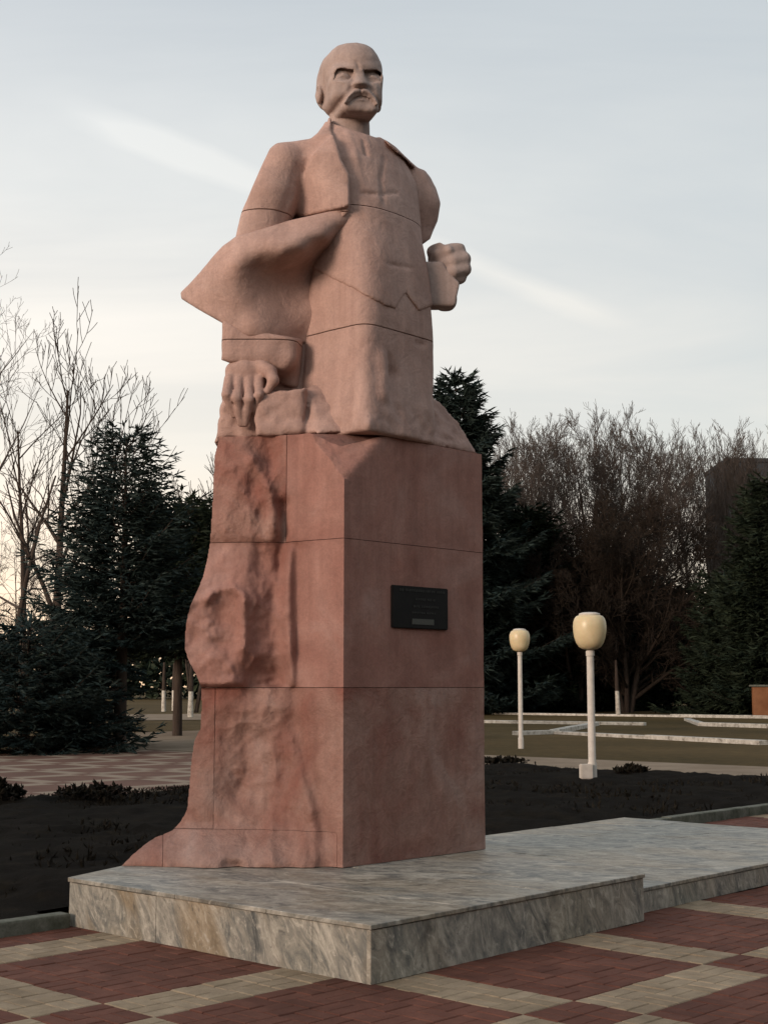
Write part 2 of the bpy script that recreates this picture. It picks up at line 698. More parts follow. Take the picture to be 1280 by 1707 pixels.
def face_point(v, z):
    """the broken side swings forward from the dressed corner; its foot spreads over the slab"""
    v = np.asarray(v, float)
    z = np.asarray(z, float)
    u0 = np.interp(v, R0V, R0U)
    bx = PB[0] - u0 * PU[0] + v * PV[0]
    by = PB[1] - u0 * PU[1] + v * PV[1]
    px, py = project(bx, by, z)
    r = relief(px, py, v, z)
    foot = sstep(z, 0.62, 0.33) * sstep(v, 0.05, 0.35) * np.interp(v, [0, 0.4, 1.0, 1.6], [0.0, 0.20, 0.36, 0.42])
    r = r + foot
    k = np.hypot(bx, by)
    return bx - r * bx / k, by - r * by / k, r


def vmax_at(z):
    vs_ = np.linspace(0.6, 1.9, 260)
    X, Y, r = face_point(vs_, np.full_like(vs_, z))
    px, py = project(X, Y, z)
    tgt = np.interp(py, SILY, SILX)
    bad = px < tgt
    return vs_[np.argmax(bad)] if bad.any() else vs_[-1]


def v_for(px_, z):
    vs_ = np.linspace(0.0, 1.9, 400)
    X, Y, r = face_point(vs_, np.full_like(vs_, z))
    px, py = project(X, Y, z)
    return float(vs_[np.argmin(np.abs(px - px_))])


def chamfer(P, plane_only=False):
    """the near upper corner is hewn away in one slanting plane"""
    p0 = np.array(pw(0.0, 0.0, 3.12))
    p1 = np.array(pw(0.0, 0.30, 3.52))
    p2 = np.array(pw(0.44, 0.0, 3.52))
    nrm = np.cross(p2 - p0, p1 - p0)
    nrm /= np.linalg.norm(nrm)
    if nrm[2] < 0:
        nrm = -nrm
    if plane_only:
        return (P - p0) @ nrm
    d = np.maximum((P - p0) @ nrm, 0)
    P = P - d[:, None] * nrm
    hit = d > 1e-4
    nz_ = 0.016 * fbm(P[:, 0] * 11, P[:, 1] * 11, P[:, 2] * 11, 4)
    return P + np.where(hit, nz_, 0)[:, None] * nrm


def stone_block(name, z0, z1, va, vb, mat, parent, right=True, nv=90, dz=0.012, gap=0.0022, label=None, glo=None, ghi=None):
    """one granite block: side face between va and vb (None = out to the broken edge)"""
    rows = max(3, int((z1 - z0) / dz))
    zz = np.linspace(z0 + (gap if glo is None else glo), z1 - (gap if ghi is None else ghi), rows)
    V = []
    for z in zz:
        v0 = 0.0 if va == 0 else va + gap
        vm = vmax_at(z) if vb is None else (vb - gap if va == 0 else min(vb - gap, vmax_at(z)))
        vm = max(vm, v0 + 0.01)
        vs_ = np.linspace(vm, v0, nv)
        X, Y, r = face_point(vs_, np.full(nv, z))
        if va == 0:                     # keep the arris crisp and straight
            X[-1], Y[-1], _ = pw(0, 0, z)
        ring = [(x, y, z) for x, y in zip(X, Y)]
        if right:
            for t in np.linspace(0, 1, 30)[1:]:
                ring.append(pw(PWID * t, 0.003 * float(vnoise(t * 7, z * 5, 2.0)), z))
            ring.append(pw(PWID, 1.3, z))
            ring.append(pw(PWID * 0.5, 1.3, z))
            ring.append(pw(0.35, max(vm, 0.6), z))
        else:
            ring += [pw(0.2, v0 + 0.02, z), pw(0.75, v0 + 0.05, z), pw(0.75, vm + 0.1, z), pw(0.2, vm + 0.1, z)]
        V.append(ring)
    V = np.array(V)
    n = V.shape[1]
    P = V.reshape(-1, 3)
    if z1 > 3.2 and right:
        P = chamfer(P)
    # worn edges at the joints: pull the first and last rows in slightly
    Fc = []
    for i in range(rows - 1):
        for j in range(n):
            k = (j + 1) % n
            Fc.append((i * n + j, i * n + j + n, i * n + k + n, i * n + k))
    Fc.append(tuple(range(n)))
    Fc.append(tuple(range((rows - 1) * n, rows * n))[::-1])
    me = mesh(name, P, [f[::-1] for f in Fc])
    bm = bmesh.new()
    bm.from_mesh(me)
    bmesh.ops.recalc_face_normals(bm, faces=bm.faces)
    bm.to_mesh(me)
    bm.free()
    o = link(name, me, mat, parent)
    for p in me.polygons:
        p.use_smooth = len(p.vertices) == 4
    me.set_sharp_from_angle(angle=R(38))
    if label:
        o['label'] = label
    return o


ped = empty('pedestal', (*pw(0.75, 0.75, 0)[:2], HS))
tag(ped, 'tall pink granite pedestal with one broken rock-like side under the statue', 'pedestal')
VL = v_for(358, 1.1)
VW = v_for(272, 0.40)
stone_block('stone_block', HS + 0.002, ZJ0, 0, 0.05, M_ROUGH, ped, ghi=-0.001, nv=6)
stone_block('stone_block', HS + 0.002, ZJ0, 0.05, VW, M_ROUGH, ped, right=False, gap=0.002)
stone_block('stone_block', HS + 0.002, 0.515, VW, None, M_ROUGH, ped, right=False, nv=50)
stone_block('stone_block', ZJ0, ZJ1, 0, VL, M_ROUGH, ped, glo=0.0005)
stone_block('stone_block', ZJ0, ZJ1, VL, None, M_ROUGH, ped, right=False, nv=40)
stone_block('stone_block', ZJ1, ZJ2, 0, None, M_GRAN, ped, nv=130)
VJ = v_for(478, 3.1)
stone_block('stone_block', ZJ2, ZTOP, 0, VJ, M_GRAN, ped)
stone_block('stone_block', ZJ2, ZTOP, VJ, None, M_ROUGH, ped, right=False)


def boulder(name, fn, lo, hi, h=0.02, mat=None, parent=None):
    return carve(name, fn, lo, hi, h, mat or M_ROUGH, parent or ped)


core = link('core', bm_mesh('core', prism([pw(0.03, 0.03, 0)[:2], pw(PWID - 0.03, 0.03, 0)[:2], pw(PWID - 0.03, 1.2, 0)[:2], pw(0.05, 0.95, 0)[:2], pw(0.22, 0.40, 0)[:2]], HS + 0.01, 3.05)), M_JOINT, ped)

# bronze-black plaque with faint lettering
def plaque():
    root = empty('plaque', pw(0.75, -0.01, 2.1), math.pi / 2 - THP)
    tag(root, 'small black inscription plaque on the shaded pedestal face', 'plaque')
    m, nt, b = new_mat('plaque_black', 0.55, 0.25)
    n = noise(nt, 14, 4)
    nt.links.new(ramp(nt, n.outputs['Fac'], [(0.3, (0.004, 0.004, 0.004)), (0.7, (0.008, 0.007, 0.007))]).outputs[0], b.inputs['Base Color'])
    mg, nt, b = new_mat('plaque_letter', 0.6, 0.3)
    b.inputs['Base Color'].default_value = (0.022, 0.022, 0.020, 1)
    mw, nt, b = new_mat('plaque_patch', 0.6, 0.3)
    b.inputs['Base Color'].default_value = (0.075, 0.075, 0.065, 1)
    cs = []
    for px, py in ((651, 976), (744, 981), (744, 1049), (651, 1048)):
        best = None
        for t in np.linspace(0, 1.578, 400):
            q = pw(t, 0, 0)
            qx, _ = project(q[0], q[1], 2.1)
            if best is None or abs(qx - px) < best[0]:
                best = (abs(qx - px), t, q[1])
        cs.append((best[1], at_y(px, py, best[2])[2]))
    u0, u1 = cs[0][0], cs[1][0]
    z1_, z0_ = (cs[0][1] + cs[1][1]) / 2, (cs[2][1] + cs[3][1]) / 2
    rot = np.array([[PU[0], PU[1], 0], [PV[0], PV[1], 0], [0, 0, 1]])

    def slab(name, ua, ub, za, zb, d0, d1, mat, bev):
        bm = bmesh.new()
        bmesh.ops.create_cube(bm, size=1)
        for v_ in bm.verts:
            u_ = ua + (ub - ua) * (v_.co.x + 0.5)
            w_ = -(d0 + (d1 - d0) * (0.5 - v_.co.y))
            v_.co = pw(u_, w_, za + (zb - za) * (v_.co.z + 0.5))
        bmesh.ops.bevel(bm, geom=bm.edges[:], offset=bev, segments=2, affect='EDGES')
        return link(name, bm_mesh(name, bm), mat, root)
    slab('plate', u0, u1, z0_, z1_, -0.004, 0.022, m, 0.006)
    # lines of raised letters, too worn to read: short uneven strokes
    W_, Hh = u1 - u0, z1_ - z0_
    r_ = random.Random(4)
    for (fa, fb, fz, hh) in ((0.12, 0.9, 0.90, 0.055), (0.40, 0.74, 0.70, 0.05), (0.36, 0.80, 0.53, 0.05), (0.34, 0.76, 0.38, 0.045)):
        bm = bmesh.new()
        u_ = u0 + W_ * fa
        while u_ < u0 + W_ * fb:
            wl_ = r_.uniform(0.012, 0.026)
            t = bmesh.ops.create_cube(bm, size=1)['verts']
            zc_ = z0_ + Hh * fz
            for v_ in t:
                v_.co = pw(u_ + wl_ * (v_.co.x + 0.5), -0.0235 + 0.003 * v_.co.y, zc_ + Hh * hh * v_.co.z)
            u_ += wl_ + r_.choice((0.006, 0.006, 0.007, 0.02))
        link('letter_line', bm_mesh('letter_line', bm), mg, root)
    slab('name_strip', u0 + W_ * 0.34, u0 + W_ * 0.73, z0_ + Hh * 0.10, z0_ + Hh * 0.235, 0.02, 0.0245, mw, 0.001)


plaque()

# ================================================================== STATUE
YAWB = math.pi / 2 - TH                  # shoulder axis runs parallel to the plaque face
stat = empty('statue', (-0.2, 10.8, ZTOP))
tag(stat, 'pink granite statue of a bearded bald man in an open coat, three quarter figure', 'statue')


def zl(py, Y=10.6):
    return at_y(600, py, Y)[2]


def sect(py, px, Yc, rx, ry, n, dY=0.0):
    q = at_y(px, py, Yc)
    return (q[2], q[0], q[1], rx, ry, n)


BODY = [sect(790, 613, 10.70, 0.455, 0.405, 9.0), sect(700, 613, 10.72, 0.445, 0.395, 9.0), sect(650, 613, 10.74, 0.435, 0.385, 9.0), sect(600, 614, 10.76, 0.435, 0.375, 8.0),
        sect(550, 614, 10.77, 0.44, 0.38, 6.5), sect(500, 613, 10.79, 0.45, 0.385, 4.6), sect(450, 612, 10.80, 0.455, 0.38, 3.4),
        sect(400, 608, 10.82, 0.47, 0.37, 2.7), sect(350, 603, 10.84, 0.50, 0.37, 2.5), sect(300, 598, 10.86, 0.54, 0.35, 2.4),
        sect(262, 592, 10.87, 0.47, 0.31, 2.3), sect(240, 589, 10.87, 0.34, 0.26, 2.2), sect(215, 586, 10.86, 0.23, 0.22, 2.0), sect(195, 586, 10.85, 0.19, 0.19, 2.0)]
BODYPOLY = [(503, 800), (503, 650), (503, 590), (505, 545), (510, 500), (520, 455), (520, 380), (480, 330), (480, 250), (545, 190), (624, 190), (626, 226), (650, 238),
            (690, 275), (716, 330), (718, 385), (721, 430), (727, 500), (728, 540), (727, 600), (722, 655), (726, 800)]


def body(P, grow=0.0):
    d = loft(P, BODY, YAWB) - grow
    return smax(d, outline(P, BODYPOLY) - grow * 0.4, 0.03)


def on_body(px, py, off=0.0):
    Y = np.arange(9.9, 11.3, 0.005)
    pts = np.array([at_y(px, py, y) for y in Y], np.float32)
    return at_y(px, py, Y[int(np.argmax(body(pts) < 0))] - off)


_b = {}


def bp(px, py, off=0.0):
    k = (px, py, off)
    if k not in _b:
        _b[k] = on_body(px, py, off)
    return _b[k]


def trousers_fn(P):
    d = body(P)
    px, py = project(P[:, 0], P[:, 1], P[:, 2])
    # hollow between the legs, fold by the hip
    d = smax(d, -chain(P, [bp(653, 598, 0.02), bp(656, 620, 0.015), bp(655, 650, 0.02)], [0.035, 0.070, 0.045]), 0.05)
    d = smax(d, -chain(P, [bp(655, 650, 0.02), bp(668, 690, 0.03)], [0.03, 0.02]), 0.06)
    d = smin(d, chain(P, [bp(632, 600, -0.05), bp(634, 660, -0.05)], [0.06, 0.06]), 0.05)
    d = smax(d, -rcone(P, bp(694, 571, 0.004), bp(708, 574, 0.004), 0.012, 0.008), 0.03)
    hem = poly_sd(px, py, HEM) * 0.0047
    d = smax(d, -(hem + 0.10), 0.01)                     # tucked under the waistcoat
    k = sstep(py, 655, 715)
    return d + 0.007 * fbm(P[:, 0] * 9, P[:, 1] * 9, P[:, 2] * 9, 3) * (0.6 + 3.4 * k)


HEM = [(480, 150), (480, 430), (520, 448), (590, 482), (625, 502), (658, 516), (676, 489), (698, 519), (727, 507), (800, 480), (800, 150)]


def waistcoat_fn(P):
    px, py = project(P[:, 0], P[:, 1], P[:, 2])
    d = body(P, 0.012)
    hem = poly_sd(px, py, HEM) * 0.0047
    d = smax(d, hem, 0.012)
    # pocket welt and shirt front folds
    d = smax(d, -rcone(P, bp(647, 440, 0.014), bp(687, 447, 0.014), 0.010, 0.006), 0.02)
    d = smax(d, -rcone(P, bp(606, 236, 0.014), bp(610, 258, 0.012), 0.006, 0.014), 0.03)
    d = smin(d, chain(P, [bp(578, 226, -0.02), bp(590, 262, -0.015), bp(604, 318, -0.02)], [0.03, 0.035, 0.02]), 0.03)
    d = smax(d, -chain(P, [bp(640, 262, 0.016), bp(634, 300, 0.016), bp(640, 338, 0.016)], [0.004, 0.008, 0.004]), 0.03)
    d = smax(d, -chain(P, [bp(600, 322, 0.014), bp(632, 324, 0.016), bp(662, 322, 0.016)], [0.003, 0.006, 0.003]), 0.03)
    # shirt collar, open towards the throat
    d = smin(d, rcone(P, at_y(556, 216, 10.70), at_y(604, 232, 10.62), 0.04, 0.04), 0.05)
    d = smax(d, (np.interp(px, [530, 546, 575, 604, 628, 650], [190, 203, 212, 222, 230, 215]) - py) * 0.0047, 0.012)
    return d + 0.005 * fbm(P[:, 0] * 8, P[:, 1] * 8, P[:, 2] * 8, 4)


OPENING = [(556, 175), (552, 214), (562, 240), (570, 268), (583, 292), (584, 420), (640, 430), (714, 420), (719, 372), (714, 330), (702, 292), (676, 266), (654, 248), (640, 233), (632, 226), (640, 175)]
COATPOLY = [(546, 196), (545, 208), (518, 231), (485, 236), (461, 239), (450, 248), (440, 270), (428, 297), (414, 328), (402, 356), (394, 390), (385, 440),
            (480, 440), (560, 380), (584, 350), (600, 380), (700, 410), (717, 398), (729, 369), (734, 339), (727, 314), (718, 296), (708, 284), (696, 280), (684, 269), (660, 246), (640, 232), (624, 224), (624, 196)]


def arm_r(P):
    return chain(P, [at_y(470, 280, 10.48), at_y(448, 330, 10.46), at_y(424, 420, 10.46)], [0.195, 0.215, 0.215], 0.08)


def arm_l(P):
    return chain(P, [at_y(686, 312, 11.15), at_y(694, 345, 11.2), at_y(690, 400, 11.2)], [0.19, 0.21, 0.17], 0.08)


def coat_fn(P):
    px, py = project(P[:, 0], P[:, 1], P[:, 2])
    d = body(P, 0.05)
    d = smin(d, chain(P, [at_y(560, 250, 10.75), at_y(512, 260, 10.62), at_y(474, 270, 10.50)], [0.14, 0.15, 0.16], 0.1), 0.12)
    d = smin(d, chain(P, [at_y(636, 262, 10.95), at_y(684, 302, 11.15)], [0.12, 0.14], 0.1), 0.08)
    # collar roll rising round the neck
    d = smin(d, chain(P, [at_y(552, 214, 10.80), at_y(556, 232, 10.62), at_y(566, 262, 10.50)], [0.06, 0.06, 0.03], 0.05), 0.06)
    # lapel: a slightly raised plate
    lap = outline(P, [(556, 220), (566, 250), (584, 292), (586, 343), (560, 350), (470, 369), (486, 340), (504, 296), (520, 258)])
    plate = np.maximum(body(P, 0.085), lap)
    d = smin(d, plate, 0.015)
    op = outline(P, OPENING)
    d = smax(d, -op, 0.010)
    d = smin(d, arm_r(P), 0.045)
    d = smin(d, np.maximum(arm_l(P), 10.72 - P[:, 1]), 0.02)
    d = np.minimum(d, np.maximum(rcone(P, at_y(630, 262, 11.0), at_y(690, 318, 11.15), 0.13, 0.15), 10.88 - P[:, 1]))
    d = np.minimum(d, ell(P, at_y(500, 372, 10.74), (0.22, 0.16, 0.20)))
    # crease between sleeve and breast
    d = smax(d, -chain(P, [at_y(498, 276, 10.33), at_y(492, 312, 10.29), at_y(477, 358, 10.27)], [0.012, 0.034, 0.045]), 0.04)
    d = smax(d, outline(P, COATPOLY), 0.02)
    return d + 0.008 * fbm(P[:, 0] * 5, P[:, 1] * 5, P[:, 2] * 5, 4)


FLAP = [(586, 344), (571, 347), (533, 356), (478, 369), (440, 381), (394, 394), (371, 411), (352, 432), (335, 453), (318, 472), (302, 488), (303, 498), (330, 515), (371, 538),
        (392, 552), (415, 561), (452, 563), (506, 574), (530, 574), (530, 445), (562, 400), (586, 368)]


def rbf(ctrl):
    """smooth sheet through (px, py, distance) points"""
    c_ = np.array(ctrl, float)
    q = c_[:, :2] / 100
    d = np.linalg.norm(q[:, None] - q[None], axis=2)
    n_ = len(q)
    A = np.zeros((n_ + 3, n_ + 3))
    A[:n_, :n_] = d * d * np.log(d + 1e-9)
    A[:n_, n_] = 1
    A[:n_, n_ + 1:] = q
    A[n_:, :n_] = A[:n_, n_:].T
    w = np.linalg.solve(A, np.concatenate([c_[:, 2], np.zeros(3)]))

    def f(px, py):
        x, y = px / 100, py / 100
        r_ = w[n_] + w[n_ + 1] * x + w[n_ + 2] * y
        for i in range(n_):
            d2_ = (x - q[i, 0]) ** 2 + (y - q[i, 1]) ** 2 + 1e-9
            r_ = r_ + w[i] * 0.5 * d2_ * np.log(d2_)
        return r_
    return f


flap_y = rbf([(586, 346, 10.36), (533, 356, 10.24), (478, 370, 10.12), (394, 394, 10.10), (371, 411, 10.16), (335, 453, 10.34), (302, 492, 10.58),
              (575, 372, 10.34), (545, 396, 10.24), (505, 418, 10.10), (470, 428, 10.02), (430, 424, 10.0), (390, 436, 10.02), (352, 470, 10.20), (330, 500, 10.38),
              (562, 399, 10.43), (533, 421, 10.40), (508, 440, 10.37), (474, 446, 10.22), (436, 445, 10.12), (408, 466, 10.10), (385, 500, 10.14), (371, 530, 10.22), (350, 512, 10.30),
              (500, 500, 10.46), (470, 490, 10.34), (436, 500, 10.22), (420, 540, 10.17), (450, 548, 10.23), (478, 550, 10.34), (506, 560, 10.50), (400, 530, 10.18), (520, 520, 10.50)])


def flap_fn(P):
    px, py = project(P[:, 0], P[:, 1], P[:, 2])
    y = P[:, 1]
    f = flap_y(px, py) + 0.16 * sstep(586 - px, 0, 130)
    d = np.maximum((f - y) * 0.75, y - np.minimum(f + 0.45, 11.0))
    d = smax(d, outline(P, FLAP), 0.010)
    return d + 0.006 * fbm(P[:, 0] * 6, P[:, 1] * 6, P[:, 2] * 6, 4)


def tail_fn(P):
    # skirt of the coat hanging behind the arm and the legs
    d = rbox(P, at_y(478, 560, 10.92), (0.32, 0.28, 0.64), None, 0.08)
    d = smax(d, outline(P, [(395, 400), (388, 600), (400, 720), (540, 720), (560, 400)]), 0.03)
    return d + 0.012 * fbm(P[:, 0] * 4, P[:, 1] * 4, P[:, 2] * 3, 4)


SLEEVE = [(371, 530), (370, 592), (369, 600), (386, 606), (440, 606), (470, 640), (498, 650), (504, 640), (506, 566), (452, 556), (415, 553), (392, 544)]


def sleeve_fn(P):
    d = rbox(P, at_y(432, 556, 10.62), (0.32, 0.26, 0.35), None, 0.13)
    d = smin(d, rcone(P, at_y(474, 540, 10.64), at_y(480, 636, 10.70), 0.155, 0.115), 0.08)
    d = smax(d, -rcone(P, at_y(474, 575, 10.28), at_y(452, 650, 10.32), 0.09, 0.07), 0.06)
    d = smax(d, outline(P, SLEEVE), 0.025)
    return d + 0.005 * fbm(P[:, 0] * 8, P[:, 1] * 8, P[:, 2] * 8, 3)


def hand_fn(P):
    w = lambda x, y, Y: at_y(x, y, Y + 0.19)
    # back of the hand, knuckle row, four hanging fingers, thumb on the inner side
    d = chain(P, [w(412, 592, 10.36), w(410, 618, 10.28)], [0.115, 0.115], 0.03)
    d = smin(d, rbox(P, w(406, 624, 10.26), (0.140, 0.075, 0.085), None, 0.06), 0.05)
    for pts, rad in ((((383, 632), (378, 658), (390, 692)), (0.043, 0.039, 0.026)),
                     (((399, 634), (395, 664), (402, 706)), (0.045, 0.042, 0.028)),
                     (((416, 634), (415, 666), (409, 706)), (0.045, 0.042, 0.028)),
                     (((432, 632), (432, 658), (425, 688)), (0.038, 0.035, 0.026))):
        f = chain(P, [w(*pts[0], 10.20), w(*pts[1], 10.11), w(*pts[2], 10.19)], rad, 0.008)
        d = smin(d, f, 0.012)
    for x0_, x1_ in ((391, 391), (407, 405), (424, 423)):          # clefts between the fingers
        d = smax(d, -rcone(P, w(x0_, 636, 10.14), w(x1_, 690, 10.10), 0.008, 0.012), 0.012)
    th = chain(P, [w(426, 606, 10.26), w(450, 620, 10.17), w(456, 634, 10.12), w(446, 652, 10.13)], [0.070, 0.052, 0.042, 0.026], 0.02)
    return smin(d, th, 0.02)


def fist_fn(P):
    w = at_y
    d = ell(P, w(753, 440, 11.02), (0.14, 0.15, 0.165))
    d = smin(d, ell(P, w(735, 432, 11.06), (0.11, 0.15, 0.13)), 0.06)
    for (x, y, yy, r_) in ((763, 416, 10.97, 0.062), (773, 432, 10.95, 0.060), (774, 449, 10.95, 0.058), (767, 464, 10.97, 0.050)):
        f = chain(P, [w(x, y, yy), w(x - 18, y + 4, yy - 0.055), w(x - 34, y + 8, yy - 0.03)], [r_, r_ * 0.86, r_ * 0.7], 0.01)
        d = smin(d, f, 0.028)
    d = smin(d, chain(P, [w(722, 420, 11.0), w(736, 408, 10.95), w(748, 418, 10.88)], [0.055, 0.045, 0.036], 0.02), 0.02)
    d = smin(d, rcone(P, w(735, 455, 11.04), w(742, 500, 11.08), 0.11, 0.10), 0.05)
    return smax(d, outline(P, [(700, 401), (722, 401), (731, 402), (740, 408), (746, 407), (753, 402), (769, 402), (776, 407), (782, 413), (785, 424), (788, 436), (788, 448), (786, 457), (780, 468), (765, 477), (760, 520), (700, 520)]), 0.012)


def cuff_fn(P):
    d = rbox(P, at_y(735, 485, 11.08), (0.30, 0.22, 0.19), None, 0.03)
    poly = [(690, 400), (722, 404), (745, 450), (766, 472), (765, 478), (757, 514), (729, 517), (690, 517)]
    return smax(d, outline(P, poly), 0.012)


def rockbase_fn(P):
    u = (P[:, 0] - PB[0]) * PU[0] + (P[:, 1] - PB[1]) * PU[1]
    v = (P[:, 0] - PB[0]) * PV[0] + (P[:, 1] - PB[1]) * PV[1]
    z = P[:, 2] - ZTOP
    n = fbm(P[:, 0] * 5, P[:, 1] * 5, P[:, 2] * 5, 4)
    # block over the whole pedestal, its faces sloping up to the figure
    d = np.maximum(-v + 0.02 + 0.34 * np.maximum(z - 0.05, 0), u - PWID + 0.02 + 0.75 * np.maximum(z, 0))
    d = np.maximum(d, v - 1.36)
    d = np.maximum(d, -u + 0.01 + 0.25 * np.maximum(z, 0))
    d = smax(d, chamfer(P, True), 0.02)          # hewn corner
    d = np.maximum(d, z - 0.52)
    d = np.maximum(d, -z + 0.006)
    # the stone the hand rests on stands forward on the broken side
    q = rbox(P, at_y(402, 700, 10.76), (0.21, 0.30, 0.27), None, 0.05)
    d = smin(d, q, 0.04)
    q = rbox(P, at_y(472, 690, 10.62), (0.18, 0.30, 0.23), None, 0.03)
    d = np.minimum(d, q)
    px, py = project(P[:, 0], P[:, 1], P[:, 2])
    top = poly_sd(px, py, [(355, 900), (360, 740), (364, 712), (368, 690), (374, 655), (438, 655), (503, 652), (520, 640), (722, 640), (722, 662), (761, 688), (782, 706), (802, 735), (810, 900)]) * 0.0047
    d = smax(d, top, 0.02)
    d = np.maximum(d, -z + 0.006)
    return d + 0.030 * n + 0.022 * fbm(P[:, 0] * 12, P[:, 1] * 12, P[:, 2] * 16, 4)


# head: a mass laid out in centimetres of a life-size head (x to his left, y forward, z up), features set on its surface
HEAD_C = np.array(at_y(585, 146, 10.82))
HEAD_K = (0.0325, 0.0325, 0.0295)
HYAW = R(19)


def head_local(P):
    q = P - HEAD_C
    c, s = math.cos(HYAW), math.sin(HYAW)
    return np.stack([(q[:, 0] * c + q[:, 1] * s) / HEAD_K[0], (q[:, 0] * s - q[:, 1] * c) / HEAD_K[1], q[:, 2] / HEAD_K[2]], -1).astype(np.float32)


HEADPOLY = [(546, 240), (546, 194), (541, 187), (533, 181), (527, 172), (524, 160), (526, 152), (527, 132), (530, 112), (536, 99), (545, 91), (553, 82), (562, 75), (577, 71), (595, 70),
            (611, 73), (622, 79), (630, 90), (636, 103), (639, 115), (640, 130), (638, 150), (638, 165), (637, 187), (630, 191), (624, 199), (624, 240)]


def head_base(P):
    L = head_local(P)
    Q = L.copy()
    Q[:, 0] = np.abs(L[:, 0])
    d = ell(L, (0, -0.8, 3.6), (8.0, 9.6, 9.0))
    d = smin(d, ell(L, (0, 2.4, 4.0), (7.0, 7.2, 7.6)), 1.2)                 # forehead
    d = smin(d, rbox(L, (0, 2.0, -2.9), (6.9, 6.3, 5.0), None, 1.9), 1.4)    # planes of cheek and jaw
    d = smin(d, rbox(L, (0, 4.5, -6.4), (4.7, 4.6, 4.2), None, 1.3), 0.9)
    d = smin(d, ell(Q, (5.0, 5.0, -2.2), (2.0, 2.0, 1.4)), 1.6)
    d = smin(d, ell(Q, (5.4, -3.8, 0.8), (3.0, 5.8, 6.4)), 0.3)              # hair at the sides
    d = smin(d, rcone(L, (0, -1.4, -6.5), (0, -1.9, -22), 5.0, 5.8), 0.25)
    er = ell(Q, (8.0, -1.9, -2.4), (1.0, 2.0, 2.9))
    er = smax(er, -ell(Q, (8.9, -1.2, -2.1), (0.8, 1.1, 1.6)), 0.2)
    d = smin(d, er, 0.2)
    return smax(d * 0.031, outline(P, HEADPOLY), 0.03)


def on_head(px, py, off=0.0):
    """point where the head is met in that direction, moved off metres towards the viewer"""
    Y = np.arange(10.2, 11.0, 0.004)
    pts = np.array([at_y(px, py, y) for y in Y], np.float32)
    i = int(np.argmax(head_base(pts) < 0))
    return at_y(px, py, Y[i] - off)


SOCK_L = [(556.5, 134), (558, 123), (562, 115), (569, 113.5), (577, 114.5), (590, 116), (589, 124), (584, 133), (574, 137), (563, 136)]
SOCK_R = [(605, 117), (612, 117), (620, 116.5), (629, 116.5), (635, 122), (635, 136), (628, 140.5), (616, 138.5), (609, 130)]
NOSE = [(592, 113), (605, 113), (608.5, 128), (613, 137), (616, 142), (613, 148), (589, 147), (586.5, 141), (590, 134), (591.5, 126)]
MOUS = [(602, 150), (597, 147.5), (590, 149.5), (584, 156), (578, 163), (572.5, 171), (576, 174), (583, 169.5), (588, 164.5), (594, 161), (602, 159.5), (610, 161), (617, 164.5), (622, 170), (626, 176),
        (630, 173), (626.5, 163), (620, 155.5), (613, 149.5), (607, 148)]
CHIN = [(576, 171), (590, 167), (612, 167), (622, 171), (626, 181), (622, 190), (601, 192.5), (580, 190.5), (573, 182)]


